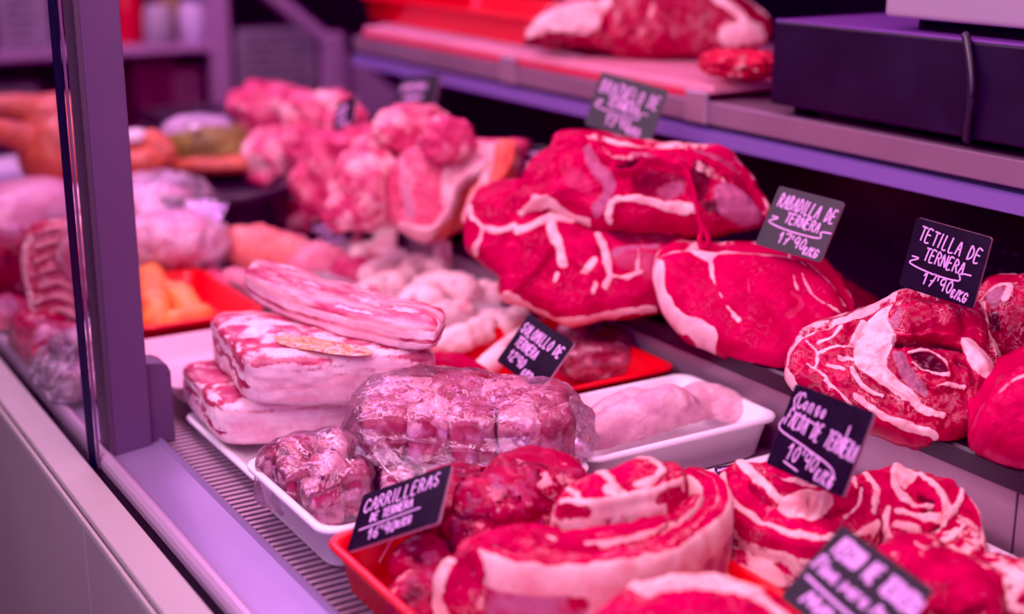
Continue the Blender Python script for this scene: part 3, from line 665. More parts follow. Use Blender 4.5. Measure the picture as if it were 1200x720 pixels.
# ================================================================== pork bellies
def obox(fl, fr, z0, W, T, mat, seed, attr, e=7, bend=0, amp=.03, geo=None, nu=120, nv=110, skew=0, tilt=0, bl=None):
    A, Bp = atz(*fl, z0), atz(*fr, z0); a = unit(Bp - A); L = np.linalg.norm(Bp - A); b = np.array([-a[1], a[0], 0])
    if bl is not None: q_ = atz(*bl) - A; q_[2] = 0; W = np.linalg.norm(q_); b = q_ / W
    th = np.linspace(1e-3, math.pi - 1e-3, nu)
    # denser rows on the ends
    th = np.arccos(np.clip(np.sign(np.cos(th)) * np.abs(np.cos(th)) ** .8, -1, 1))
    ph = np.arange(nv) / nv * 2 * math.pi
    Tm, Q = np.meshgrid(th, ph, indexing='ij')
    D = np.stack([-np.cos(Tm), np.sin(Tm) * np.cos(Q), np.sin(Tm) * np.sin(Q)], -1).reshape(-1, 3)
    q = D / np.array([1, 1, 1.0]); k = (np.abs(q) ** e).sum(1) ** (-1 / e); U = q * k[:, None]
    dims = np.array([L, W, T]) / 2
    X = U * dims
    X = X + unit_rows(U) * (amp * T * fbm(X * 22 + seed * 5, seed, 4))[:, None] + unit_rows(U) * (.0012 * fbm(X * 130, seed + 3, 2))[:, None]
    X[:, 2] += bend * (U[:, 0] ** 2 - .5) + tilt * U[:, 0] * .5
    X[:, 0] += skew * U[:, 1] * .5
    Wp = A + a * L / 2 + b * W / 2 + np.array([0, 0, T / 2]) + X[:, :1] * a + X[:, 1:2] * b + X[:, 2:] * np.array([0, 0, 1])
    g = geo or Geo(); g.add(Wp, grid_faces(nu, nv, 0, True), **attr(U, X, D)); return g
def unit_rows(U): return U / (np.linalg.norm(U, axis=1)[:, None] + 1e-9)
def belly_attr(seed, topred=.5, front_pink=.3):
    def f(U, X, D):
        P = X * np.array([1, 1, 1.]); x, y, z = U.T
        end = sstep(-.86, -.95, x); top = sstep(.80, .93, z) * (1 - end); front = sstep(-.82, -.93, y) * (1 - end) * (1 - top)
        s1 = fbm(np.c_[P[:, 0] * 50, P[:, 1] * 55, P[:, 2] * 170], seed, 4); s2 = fbm(P * np.array([30, 48, 40]), seed + 4, 4); s3 = fbm(np.c_[x * 2.2, y * 3, z * 5], seed + 6, 4)
        lay = z - .30 * y + .25 * s3                                  # depth through the slab: skin side low, lean side high
        band = sstep(-.35, -.12, lay) * sstep(.28, .10, lay) + sstep(.42, .62, lay)
        core = sstep(1.0, .78, np.abs(y) + .1 * s2)
        lean_end = np.clip(band * core * (.70 + 1.3 * s1), 0, 1)
        line = np.exp(-((lay + .62) / .06) ** 2) * .42
        lean_top = np.clip(.42 + .9 * s2 + (topred - .35), 0, 1) * sstep(.99, .8, np.abs(y))
        lean_front = np.clip(.18 + .55 * s3 + front_pink * sstep(.1, .9, z + .5 * s2), 0, .75)
        lean = end * np.maximum(lean_end, line) + top * lean_top + front * lean_front + (1 - np.clip(end + top + front, 0, 1)) * .2
        return {'fat': np.clip(1 - lean, 0, 1), 'mem': np.clip(.25 + .6 * s3 + .35 * front * (z < .2) + top * .3 * s2, 0, 1), 'dark': end * np.clip(.25 + s1, 0, 1) * .5}
    return f
g = obox((262, 530), (470, 512), .020, .19, .056, M['belly'], 3, belly_attr(3, .60, .1), e=7, amp=.10, bl=(206, 428, .066))
tag(mk('pork_belly', g, M['belly']), 'thick pale pork belly slab, lowest of the stack by the steel bracket', 'pork belly', 'stacked pork bellies')
pb = empty('pork_belly', atz(300, 478, .076)); tag(pb, 'thick pork belly slab with a gold sticker, middle of the stack', 'pork belly', 'stacked pork bellies')
g = obox((291, 482), (520, 474), .074, .165, .062, M['belly'], 8, belly_attr(8, .50, .55), e=7, amp=.16, bl=(238, 360, .136))
mk('slab', g, M['belly'], pb)
# gold sticker and its clear film on the slab's top
q = [(322, 395), (346, 392), (400, 402), (436, 410), (428, 417), (380, 413), (332, 404)]
zt = .1395
g = Geo(); oc = np.array([atz(x, y, zt) for x, y in cr(q, 40, True)]); oc[:, 2] += .0014 * noise(oc * 70)
g.add(np.vstack([oc.mean(0)[None] + [0, 0, .001], oc]), [(0, i + 1, (i + 1) % 40 + 1) for i in range(40)])
st_ = mk('gold_sticker', g, M['gold'], pb, smooth=False)
def strip_attr(U, X, D):
    x, y, z = U.T; w_ = fbm(np.c_[x * 1.6, y * 1.5, z * 0], 14, 4); s2 = fbm(np.c_[x * 3, y * 4, z * 2], 15, 4)
    top = sstep(.72, .9, z); lay = z + .55 * w_
    side = sstep(-.30, -.12, lay) * sstep(.12, .0, lay) * .75 + sstep(.42, .6, lay)
    lean = (1 - top) * side + top * np.clip(.75 + 1.0 * s2, 0, 1)
    lean = np.maximum(lean, sstep(.9, .97, x) * np.clip(.55 + s2, 0, 1))
    return {'fat': np.clip(1 - lean, 0, 1), 'mem': np.clip(.45 + .8 * s2, 0, 1), 'dark': np.clip(.1 + s2 * .6, 0, 1)}
g = obox((277, 356), (512, 432), .134, .10, .040, M['belly'], 14, strip_attr, e=4, bend=.012, amp=.16, bl=(305, 328, .134))
tag(mk('pork_belly', g, M['belly']), 'thinner streaky pork belly strip lying across the top of the stack', 'pork belly', 'stacked pork bellies')
# ================================================================== vacuum packed meats
def pack(label, base, chunks, film_spec, cat='packed meat', flap=None, bag='film', floor=.0095):
    r = empty('vacuum_packed_meat', base); tag(r, label, cat, 'clear plastic packs of meat'); gs = []
    for i, (px, py, z, dx, dy, dz, yaw) in enumerate(chunks):
        c = atz(px, py, z)
        def at_(U, X, D, i=i):
            s = fbm(X * 2.2 + i * 3, i + 40, 4); top = sstep(.35, .75, U[:, 2])
            return {'fat': np.clip(.34 + .6 * s + top * .25 * (i % 2), 0, 1), 'mem': np.clip(.45 + s - .35 * top, 0, 1), 'dark': np.clip(sstep(.75, 1, np.abs(U[:, 0])) * .8 - s * .4, 0, 1)}
        gs.append(lump(c, (dx * .93, dy, dz), 4.0, yaw, 0, 0, 56, 40, .20, 2.2, 60 + i, at_, floor=floor + .0008)); mk('meat_piece', gs[-1], M['packed'], r)
    for (px, py, z, dims, yaw, sd) in film_spec:
        c = atz(px, py, z)
        mk('plastic_film', hug_film(gs, c, dims, sd, floor=floor), M[bag], r)
    if flap is not None:
        pts, sd = flap; nu, nv = 36, 20
        P = np.array([[atz(*p) if len(p) == 3 else p for p in row] for row in pts])       # rows of control points
        rows = np.array([cr(row, nu) for row in P]); S_ = np.stack([cr(rows[:, i], nv) for i in range(nu)], 1).reshape(-1, 3)
        S_[:, 2] += .006 * ridge(S_ * 40, sd, 3)
        mk('film_flap', Geo().add(S_, grid_faces(nv, nu, 0, False)), M['film_haze'], r)
    return r
Yw = -.50
pack('large clear vacuum pack of shank pieces lying across the white trays', atz(560, 540, .052),
     [(455, 500, .082, .030, .036, .032, Yw), (503, 505, .080, .026, .034, .034, Yw), (552, 510, .080, .028, .036, .036, Yw), (606, 512, .078, .026, .034, .036, Yw + .1), (650, 508, .078, .022, .036, .032, Yw),
      (480, 474, .095, .034, .034, .024, Yw), (535, 470, .097, .034, .034, .026, Yw + .2), (590, 474, .096, .032, .032, .026, Yw), (640, 482, .092, .026, .030, .026, Yw)],
     [(548, 494, .088, (.130, .066, .046), Yw + .04, 5)],
     flap=([[(428, 470, .10), (470, 540, .075), (560, 545, .062), (650, 535, .06)], [(420, 500, .09), (460, 560, .062), (540, 565, .056), (620, 552, .056)], [(440, 540, .07), (500, 590, .055), (560, 582, .055), (640, 560, .055)]], 4), floor=.0535)
pack('clear vacuum pack of round meat pieces in the near corner of the white tray', atz(370, 600, .01),
     [(350, 545, .052, .022, .020, .030, .2), (396, 538, .052, .022, .020, .028, .5), (345, 572, .040, .018, .018, .032, 0), (385, 568, .044, .020, .018, .030, .3), (412, 572, .038, .020, .020, .028, -.2), (378, 590, .032, .020, .016, .026, .1), (328, 556, .040, .014, .016, .028, .6)],
     [(372, 566, .045, (.062, .052, .04), -.25, 21)])
pack('small clear pack of dark meat squeezed between the two larger packs', atz(450, 570, .01),
     [(450, 550, .042, .022, .020, .022, .4), (466, 570, .035, .020, .018, .020, -.3)], [(458, 560, .040, (.036, .03, .03), -.2, 31)])
# ================================================================== tongues in the white tray
for path, ra, rb, lab, sd in (
    ([(655, 520, .040), (700, 507, .052), (745, 490, .060), (785, 476, .064), (806, 478, .058)], [.014, .022, .028, .027, .016], [.012, .018, .024, .024, .016], 'pale veal tongue with a blunt round tip, nearer of the two in the white tray', 1),
    ([(790, 482, .040), (825, 470, .046), (860, 478, .040), (884, 490, .030)], [.022, .026, .022, .012], [.018, .022, .018, .010], 'pale veal tongue behind and right of the nearer one in the white tray', 2),
    ([(690, 505, .040), (715, 486, .052), (745, 473, .052), (770, 468, .045)], [.016, .022, .022, .012], [.012, .018, .018, .01], 'creased root piece of tongue along the far side of the white tray', 3)):
    P = [atz(*p) for p in path]
    g = tube(P, ra, rb, 40, 2.2, 60, amp=.16, seed=sd, attr=lambda u, v, t, V, sd=sd: {'fat': np.clip(.50 + .6 * fbm(V * 50, sd, 4), 0, 1), 'mem': np.clip(.42 + .5 * fbm(V * 30, sd + 4, 3) + .5 * (t > .9), 0, 1), 'dark': V[:, 0] * 0})
    g.V[0][:, 2] = np.maximum(g.V[0][:, 2], .0095)
    tag(mk('veal_tongue', g, M['tongue']), lab, 'tongue', 'veal tongues')
# ================================================================== cuts of beef on the black rear ledge
def meatobj(name, g, mat, label, cat, grp=None, par=None):
    for v_ in g.V:
        lim = np.where(v_[:, 0] > 1.042, .102, .0095); v_[:, 2] = np.where(v_[:, 2] < .33, np.maximum(v_[:, 2], lim), v_[:, 2])
    o = mk(name, g, M[mat], par)
    return tag(o, label, cat, grp) if par is None else o
def lsteak(*a, **k): return steak(*a, ledge=True, **k)
GB = 'beef cuts on the rear ledge'
O1 = [(538, 262), (545, 232), (565, 215), (600, 213), (640, 228), (690, 250), (740, 258), (790, 262), (803, 290), (792, 330), (772, 356), (740, 366), (700, 369), (665, 377), (640, 368), (610, 353), (583, 344), (578, 318), (560, 304), (540, 285)]
g = lsteak(O1, atz(664, 376, .106), (-.62, -.50, .60), .15,
    [([(583, 345), (610, 353), (640, 369), (668, 375), (720, 365), (765, 358)], 4.5, 'fat', 1, .004),
     ([(548, 240), (553, 256), (566, 268), (562, 284), (555, 292)], 5, 'fat', 1, .003), ([(566, 268), (590, 274), (604, 268)], 4.5, 'fat', 1, .003),
     ([(610, 275), (630, 267), (648, 258), (670, 258)], 6, 'fat', 1, .003), ([(648, 256), (650, 275), (657, 292), (662, 312)], 6.5, 'fat', 1, .002),
     ([(702, 278), (710, 298), (716, 325), (711, 339)], 5, 'fat', .95, .003), ([(716, 327), (735, 328), (753, 321)], 3, 'fat', .9, .002),
     ([(750, 290), (748, 320)], 3, 'fat', .7, 0), ([(722, 300), (742, 292), (770, 292)], 5, 'mem', .8, 0), ([(655, 325), (652, 333)], 3, 'fat', .9, 0),
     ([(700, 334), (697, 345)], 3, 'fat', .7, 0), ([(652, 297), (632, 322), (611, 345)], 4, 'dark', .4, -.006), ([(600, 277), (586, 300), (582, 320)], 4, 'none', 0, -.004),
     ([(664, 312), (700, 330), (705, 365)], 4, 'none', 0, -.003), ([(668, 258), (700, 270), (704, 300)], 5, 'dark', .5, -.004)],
    [([(682, 322), (697, 306), (701, 310), (692, 322)], 2, 'fat', 1, .003), ([(700, 255), (800, 262), (796, 290), (760, 288), (722, 284)], 6, 'dark', .75, -.006),
     ([(715, 300), (760, 296), (780, 310), (775, 330), (730, 322)], 8, 'mem', .45, 0), ([(700, 340), (760, 330), (785, 335), (765, 355), (710, 360)], 8, 'dark', .3, .003)],
    dome=.012, rnd=.022, edge=.22, seed=11, side=.3)
meatobj('beef_round', g, 'beef', 'large bright red beef piece with branching fat seams, bottom of the tall stack', 'beef cut', GB)
O2 = [(603, 238), (603, 208), (612, 188), (632, 172), (640, 160), (658, 153), (684, 152), (700, 157), (722, 163), (760, 168), (800, 170), (832, 172), (850, 179), (862, 194), (876, 210), (882, 225), (895, 241), (888, 252), (860, 257), (830, 264), (800, 266), (760, 268), (720, 266), (690, 262), (660, 248), (630, 242)]
g = lsteak(O2, atz(664, 376, .106) + np.array([.035, .02, .095]), (-.52, -.50, .70), .15,
    [([(603, 243), (640, 238), (665, 248), (690, 258)], 5.5, 'fat', 1, .004), ([(625, 232), (640, 240)], 4, 'fat', 1, 0),
     ([(690, 158), (705, 168), (735, 174), (770, 172), (800, 176)], 7, 'fat', .8, .005), ([(704, 168), (712, 185), (722, 196), (760, 190)], 5, 'fat', .45, .004),
     ([(718, 208), (738, 214), (768, 200), (800, 206), (814, 226)], 6, 'lean', 1, .012), ([(714, 256), (722, 244), (750, 243), (790, 250), (814, 250)], 8, 'fat', .85, .006),
     ([(690, 180), (700, 205), (716, 230), (700, 250)], 12, 'mem', .75, .003), ([(745, 190), (758, 188), (768, 198)], 6, 'mem', .8, .002),
     ([(815, 178), (850, 185), (860, 195)], 9, 'mem', .6, .003), ([(820, 200), (845, 212), (868, 210)], 5, 'none', 0, .010), ([(820, 205), (850, 220)], 5, 'fat', .5, .006),
     ([(640, 160), (660, 175), (690, 180)], 5, 'none', 0, -.003), ([(690, 160), (690, 182), (718, 206)], 5, 'dark', .4, -.006)],
    [([(722, 207), (742, 196), (762, 197), (736, 212)], 3, 'dark', 1, -.016), ([(742, 218), (768, 208), (800, 214), (806, 230), (790, 240), (748, 236)], 5, 'dark', .6, -.010),  # hollows of the fold: sunk, with their shade painted into the colour
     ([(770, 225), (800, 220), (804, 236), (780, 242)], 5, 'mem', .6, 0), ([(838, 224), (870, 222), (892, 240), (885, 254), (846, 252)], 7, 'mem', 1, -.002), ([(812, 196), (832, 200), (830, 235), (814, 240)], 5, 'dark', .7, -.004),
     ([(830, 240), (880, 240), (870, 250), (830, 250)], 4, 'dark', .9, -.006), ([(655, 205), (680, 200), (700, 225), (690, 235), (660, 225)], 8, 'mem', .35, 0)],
    dome=.020, rnd=.030, edge=.28, seed=23, side=.35, rough=.004)
br = empty('beef_shank', atz(664, 376, .106) + np.array([.05, .06, .08])); tag(br, 'folded red boned beef with dark hollows and red string, top of the tall stack', 'beef cut', GB)
meatobj('boned_meat', g, 'beef', '', '', None, br)
def spx(pts, P0, n):
    n = unit(n); d = rays(pts); return CAM + d * (((np.asarray(P0) - CAM) @ n) / (d @ n))[:, None]
Ps = atz(664, 376, .106) + np.array([.01, .0, .115])
mk('tying_string', tube(spx([(806, 203), (812, 222), (817, 245), (821, 262), (830, 280), (826, 292), (820, 284), (823, 268)], Ps, (-.52, -.5, .7)), .0035, ns=10, n=60, amp=.2), M['beef'], br)
O3 = [(761, 316), (765, 298), (778, 289), (802, 287), (830, 288), (852, 287), (876, 289), (906, 291), (936, 296), (958, 307), (976, 325), (991, 346), (998, 363), (992, 378), (978, 391), (956, 406), (936, 421), (916, 436), (898, 431), (874, 421), (850, 410), (825, 399), (800, 387), (783, 370), (769, 345)]
g = lsteak(O3, atz(916, 433, .103), (-.55, -.45, .70), .15,
    [([(766, 308), (772, 336), (785, 362), (803, 380), (830, 394)], 13, 'fat', 1, .002), ([(768, 298), (800, 291), (820, 292)], 5, 'fat', .8, .002),
     ([(833, 306), (837, 332), (849, 358), (866, 380)], 2.6, 'fat', 1, -.001), ([(838, 298), (866, 295), (900, 299), (930, 303), (946, 314)], 3.0, 'fat', .8, -.001),
     ([(938, 314), (944, 334), (956, 352), (976, 363), (990, 368)], 2.0, 'fat', .8, -.001), ([(930, 326), (935, 344)], 2.2, 'fat', .75, 0), ([(878, 335), (880, 352)], 1.4, 'mem', .7, 0), ([(946, 306), (972, 328), (990, 355)], 4, 'fat', .65, 0),
     ([(930, 350), (940, 362), (925, 375)], 5, 'mem', .5, 0), ([(915, 435), (890, 428), (850, 411)], 4, 'fat', .35, 0)],
    [([(802, 288), (826, 289), (842, 297), (834, 312), (824, 308), (812, 300)], 3, 'fat', 1, .003), ([(838, 305), (900, 300), (930, 310), (940, 345), (950, 360), (900, 385), (870, 380), (845, 350)], 6, 'none', 0, .004),
     ([(850, 288), (900, 291), (940, 300), (900, 299), (860, 294)], 4, 'mem', .8, 0)],
    dome=.014, rnd=.028, edge=.22, seed=37, side=.35, rough=.0012)
meatobj('rump_roast', g, 'rump', 'round red rump cut with white fat rim at left, under the Rabadilla sign', 'beef cut', GB)
O3b = [(960, 330), (985, 332), (1010, 345), (1030, 362), (1032, 385), (1010, 400), (985, 398), (960, 380)]
g = lsteak(O3b, atz(1000, 398, .103), (-.5, -.5, .7), .09, [], [], seed=44, base=(.02, .15, .5), side=.1, rnd=.02, edge=.35)
meatobj('beef_trimming', g, 'darkbeef', 'dark red beef half hidden between the rump cut and the bone-in cut', 'beef cut', GB)
O4 = [(918, 430), (923, 408), (943, 389), (972, 379), (1000, 371), (1030, 358), (1050, 347), (1076, 345), (1110, 350), (1142, 358), (1156, 380), (1160, 408), (1170, 430), (1176, 455), (1160, 482), (1142, 500), (1122, 516), (1098, 521), (1072, 518), (1044, 510), (1010, 496), (983, 481), (955, 463), (929, 452)]
g = lsteak(O4, atz(1060, 512, .103), (-.55, -.42, .72), .14,
    [([(920, 428), (926, 408), (945, 392), (985, 378), (1020, 366), (1046, 351)], 4, 'fat', 1, .004), ([(920, 432), (930, 450), (952, 462)], 6, 'fat', 1, .001),
     ([(945, 402), (958, 418), (955, 440)], 2, 'fat', .75, 0), ([(960, 405), (975, 400), (986, 386)], 2.6, 'fat', .95, 0), ([(962, 418), (980, 412), (1000, 414)], 2, 'fat', .8, 0), ([(970, 432), (990, 440)], 1.8, 'fat', .7, 0), ([(946, 430), (968, 446), (972, 460)], 2.2, 'fat', .7, 0), ([(985, 425), (1002, 428)], 3, 'fat', .9, 0),
     ([(1000, 410), (1004, 396), (1011, 382)], 5, 'fat', 1, .006), ([(1008, 406), (1014, 392)], 2, 'dark', 1, -.004), ([(1000, 440), (1012, 458), (1035, 470)], 3, 'fat', .9, .003), ([(968, 450), (990, 470), (1000, 482)], 3, 'fat', .8, 0),
     ([(1004, 470), (1030, 488), (1062, 502), (1096, 512)], 6, 'fat', .9, .003), ([(1030, 452), (1060, 470), (1080, 485), (1105, 492)], 6, 'fat', .85, .005),
     ([(1052, 372), (1075, 368), (1090, 372)], 2.5, 'fat', .8, .003), ([(1052, 360), (1060, 350), (1080, 350), (1090, 356)], 6, 'fat', .45, .003), ([(1078, 378), (1082, 396)], 3.5, 'fat', .55, 0), ([(1048, 404), (1075, 406), (1108, 404), (1125, 402)], 4, 'lean', 1, .006),
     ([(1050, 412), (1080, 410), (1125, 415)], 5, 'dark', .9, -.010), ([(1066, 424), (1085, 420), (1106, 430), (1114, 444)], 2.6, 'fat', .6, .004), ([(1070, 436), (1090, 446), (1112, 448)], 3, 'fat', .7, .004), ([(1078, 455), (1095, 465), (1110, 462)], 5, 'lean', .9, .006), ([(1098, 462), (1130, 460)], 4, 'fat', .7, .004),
     ([(1086, 470), (1075, 460)], 3, 'dark', .9, -.004), ([(1120, 430), (1135, 440), (1140, 455)], 4, 'dark', .6, -.005)],
    [([(1010, 388), (1028, 370), (1046, 356), (1042, 380), (1050, 404), (1044, 420), (1042, 440), (1062, 458), (1080, 478), (1062, 476), (1030, 456), (1004, 436), (1000, 415)], 4, 'fat', 1, .004),
     ([(1128, 402), (1142, 404), (1160, 414), (1172, 430), (1160, 446), (1140, 440), (1130, 420)], 4, 'fat', .95, .006),
     ([(1044, 384), (1052, 366), (1082, 358), (1110, 360), (1128, 372), (1126, 396), (1100, 408), (1070, 410), (1050, 400)], 4, 'lean', .75, .016), ([(1090, 362), (1124, 370), (1122, 392), (1092, 396)], 6, 'dark', .35, 0), ([(1044, 380), (1056, 372), (1056, 392), (1046, 394)], 3, 'mem', 1, 0),
     ([(1068, 425), (1086, 422), (1104, 432), (1110, 444), (1092, 444), (1076, 436)], 2.5, 'dark', 1, -.006), ([(1048, 424), (1060, 424), (1068, 440), (1082, 458), (1086, 472), (1066, 462), (1052, 444)], 3, 'mem', 1, .006), ([(1050, 428), (1060, 430), (1076, 458), (1066, 456)], 3, 'dark', .5, 0), ([(1112, 440), (1128, 434), (1134, 446), (1120, 452)], 4, 'lean', .9, -.004),
     ([(1100, 470), (1140, 465), (1165, 470), (1140, 495), (1110, 505)], 6, 'dark', .35, 0)],
    dome=.016, rnd=.02, edge=.16, seed=52, side=.5, rough=.0035, jit=2.2, N=240, R=84)
meatobj('bone_in_beef_cut', g, 'sirloin', 'bone-in beef cut with thick white fat and bone end under the Tetilla sign', 'beef cut', GB)
O5 = [(1140, 415), (1144, 372), (1148, 345), (1164, 331), (1195, 326), (1235, 330), (1262, 370), (1250, 420), (1200, 440), (1165, 435)]
g = lsteak(O5, atx(1180, 385, 1.215), (-.55, -.45, .68), .12,
    [([(1148, 352), (1165, 342), (1182, 346), (1176, 365)], 5, 'fat', .6, .003), ([(1150, 360), (1155, 395), (1150, 420)], 6, 'fat', .8, .004), ([(1156, 400), (1170, 425)], 6, 'fat', .7, 0), ([(1162, 375), (1176, 388)], 5, 'fat', .3, 0)],
    [([(1154, 352), (1172, 346), (1176, 358), (1164, 372)], 4, 'mem', 1, .002), ([(1180, 380), (1230, 370), (1230, 420), (1185, 415)], 8, 'dark', .4, .003), ([(1156, 378), (1168, 376), (1172, 400), (1160, 398)], 5, 'dark', .8, -.006)],
    dome=.03, rnd=.03, edge=.3, seed=63, side=.3, base=(0, .05, .15))
meatobj('beef_joint', g, 'sirloin', 'dark red beef joint cut off at right, behind the smooth red piece', 'beef cut', GB)
O6 = [(1136, 505), (1140, 482), (1158, 450), (1178, 428), (1205, 415), (1240, 415), (1266, 470), (1258, 540), (1225, 562), (1190, 552), (1160, 538), (1140, 520)]
g = lsteak(O6, atz(1190, 545, .106), (-.6, -.5, .62), .11, [([(1170, 470), (1190, 455), (1210, 450)], 2.5, 'fat', .6, 0), ([(1140, 500), (1150, 480)], 5, 'mem', .5, 0)], [([(1150, 525), (1190, 540), (1230, 550), (1225, 562), (1180, 552)], 5, 'mem', .6, 0)],
    dome=.035, rnd=.03, edge=.35, seed=71, side=.1, base=(0, .22, 0), rough=.002)
meatobj('beef_topside', g, 'rump', 'smooth plain red beef piece at right edge, in front of the other ledge cuts', 'beef cut', GB)
# ================================================================== rolled flank at the front
def band(pts, z, w, h, seed, zoff=0):
    """a strip of flank standing on edge: path of its top edge in plan, thickness w, height h"""
    P = np.array([atz(x, y, zz if zz else z) for x, y, zz in [(*p, None) if len(p) == 2 else p for p in pts]]); P[:, 2] -= h / 2
    def at_(u, v, t, V):
        n_ = fbm(V * 55, seed, 4); n2 = fbm(V * 25, seed + 5, 3); top = sstep(.55, .8, v)
        f_top = np.maximum(sstep(.55, .78, np.abs(u) + .18 * n_), sstep(.12, .03, np.abs(u + .1 + .25 * n2)) * .55)
        f = np.maximum(top * f_top + (1 - top) * np.clip(.36 + .9 * n2 + .3 * n_, 0, 1), sstep(.74, .9, np.abs(u) + .1 * n_) * sstep(.25, .6, v))
        f = f * sstep(.0, .07, t)
        return {'fat': np.clip(f, 0, 1), 'mem': np.clip((1 - top) * (.55 + .7 * n_), 0, 1), 'dark': (1 - top) * np.clip(n_ - .1, 0, 1) * .4}
    return tube(P, [w * .8] + [w] * 6 + [w * .8], [h / 2] * 3, 56, 5, max(70, 14 * len(pts)), attr=at_, amp=.10, seed=seed)
GR = 'rolled and folded beef flanks'
def roll(label, bands, extra=()):
    gs = [band(*b) for b in bands] + list(extra)
    G_ = Geo()
    for q in gs: G_.add(np.concatenate(q.V), q.Q, **{k: np.concatenate(v) for k, v in q.A.items()})
    return meatobj('flank_roll', G_, 'flank', label, 'rolled beef', GR)
core1 = steak([(648, 588), (655, 575), (680, 562), (705, 552), (735, 542), (770, 538), (800, 542), (806, 556), (795, 568), (770, 578), (735, 586), (700, 594), (670, 594)], atz(730, 570, .128), (-.12, -.2, 1), .075,
    [([(650, 588), (675, 590), (705, 592), (740, 583), (775, 574), (800, 562)], 4, 'fat', 1, .001), ([(745, 540), (768, 546), (776, 556), (765, 568), (745, 572)], 4, 'fat', 1, .003), ([(700, 556), (712, 566), (722, 578)], 6, 'fat', 1, .003), ([(712, 580), (730, 582)], 6, 'fat', 1, 0), ([(665, 576), (676, 584)], 5, 'fat', .9, 0)],
    [([(725, 560), (745, 548), (762, 556), (748, 570), (730, 572)], 4, 'lean', 1, -.002)], dome=.006, rnd=.008, edge=.14, seed=81, side=.55, side_mem=.35, back=1.0, back_dir=(0, 0, -1), wob=1.5)
roll('large folded flank with white fat edges, biggest roll in the front red tray',
     [([(566, 636), (600, 648), (650, 653), (710, 650), (768, 637), (815, 613), (838, 585), (832, 560), (808, 548)], .108, .017, .095, 84),
      ([(628, 622), (668, 630), (716, 627), (762, 615), (798, 598), (816, 580)], .112, .010, .08, 87)], [core1])
flat = steak([(535, 646), (545, 630), (570, 618), (600, 612), (630, 612), (660, 622), (720, 620), (780, 605), (800, 612), (790, 630), (740, 646), (680, 655), (620, 655), (570, 652)], atz(640, 636, .104), (-.08, -.2, 1), .06, [], [], base=(.05, .1, 0), seed=93, side=.3, rnd=.006, back=1, back_dir=(0, 0, -1))
def ringroll(label, outl, P0, h, strokes, polys, seed, n=(-.15, -.25, 1), **k):
    return meatobj('flank_roll', steak(outl, P0, n, h, strokes, polys, seed=seed, side=.62, side_mem=.3, back=.98, back_dir=(0, 0, -1), rnd=.008, edge=.10, N=220, R=72, **k), 'flank', label, 'rolled beef', GR)
ringroll('middle flank roll wrapped around a pale fat core, under the Falda sign',
    [(842, 562), (848, 546), (870, 540), (900, 540), (950, 548), (1000, 552), (1040, 556), (1048, 580), (1040, 604), (1020, 622), (990, 634), (955, 642), (920, 636), (888, 622), (862, 606), (848, 585)], atz(945, 592, .085), .080,
    [([(846, 560), (852, 580), (868, 598), (892, 613), (925, 626), (958, 632)], 5, 'fat', 1, .003), ([(958, 632), (1000, 626), (1030, 610)], 5, 'fat', .6, 0), ([(868, 545), (884, 562), (900, 576), (912, 590)], 7, 'fat', .9, .004), ([(880, 572), (905, 592), (935, 604), (975, 606), (1000, 596)], 4, 'dark', .5, -.006),
     ([(895, 556), (920, 566), (950, 572), (975, 574)], 3.5, 'fat', .9, 0), ([(905, 548), (930, 556), (965, 560)], 3, 'fat', .6, 0), ([(1015, 572), (1025, 584), (1024, 600)], 5, 'fat', .9, .003), ([(990, 610), (1005, 595), (1010, 575)], 5, 'fat', .7, 0), ([(1000, 560), (1003, 575)], 4, 'fat', .9, 0), ([(850, 570), (862, 590), (900, 610)], 5, 'lean', 0, -.001)],
    [([(912, 600), (918, 588), (945, 580), (970, 584), (976, 598), (960, 608), (930, 610)], 4, 'fat', .9, .012), ([(925, 598), (940, 590), (960, 596), (950, 606)], 4, 'mem', .7, 0)], 101, dome=.004)
ringroll('flank roll coiled tight with white fat curls, nearest the steel riser on the right',
    [(1004, 566), (1008, 552), (1030, 545), (1062, 545), (1090, 552), (1116, 562), (1138, 580), (1152, 605), (1157, 632), (1150, 655), (1120, 660), (1086, 662), (1056, 655), (1040, 640), (1036, 615), (1018, 592)], atz(1090, 610, .078), .074,
    [([(1050, 548), (1046, 562), (1052, 580), (1064, 590)], 8, 'fat', .95, .004), ([(1078, 560), (1098, 578), (1108, 596), (1106, 622)], 4.5, 'fat', 1, .004), ([(1106, 622), (1116, 605), (1124, 588), (1128, 575)], 4, 'fat', .9, .003), ([(1050, 602), (1075, 610), (1102, 612)], 4.5, 'fat', 1, .004), ([(1050, 618), (1068, 622), (1082, 628)], 5, 'fat', 1, .004), ([(1044, 636), (1080, 642), (1115, 634), (1130, 620)], 4, 'fat', .9, .003),
     ([(1140, 582), (1152, 606), (1155, 634)], 6, 'fat', 1, .003), ([(1040, 600), (1036, 618), (1042, 644)], 7, 'fat', .8, .004), ([(1012, 556), (1026, 576), (1024, 596)], 4, 'fat', .8, 0), ([(1056, 588), (1075, 596), (1090, 596)], 5, 'fat', .7, .002), ([(1080, 584), (1092, 590)], 6, 'dark', .7, -.006), ([(1108, 606), (1098, 622), (1060, 630)], 4, 'dark', .8, -.008), ([(1092, 600), (1080, 604)], 4, 'dark', .7, -.006)],
    [([(1046, 548), (1066, 548), (1076, 560), (1060, 575), (1048, 566)], 4, 'fat', 1, .002)], 113, dome=.004)
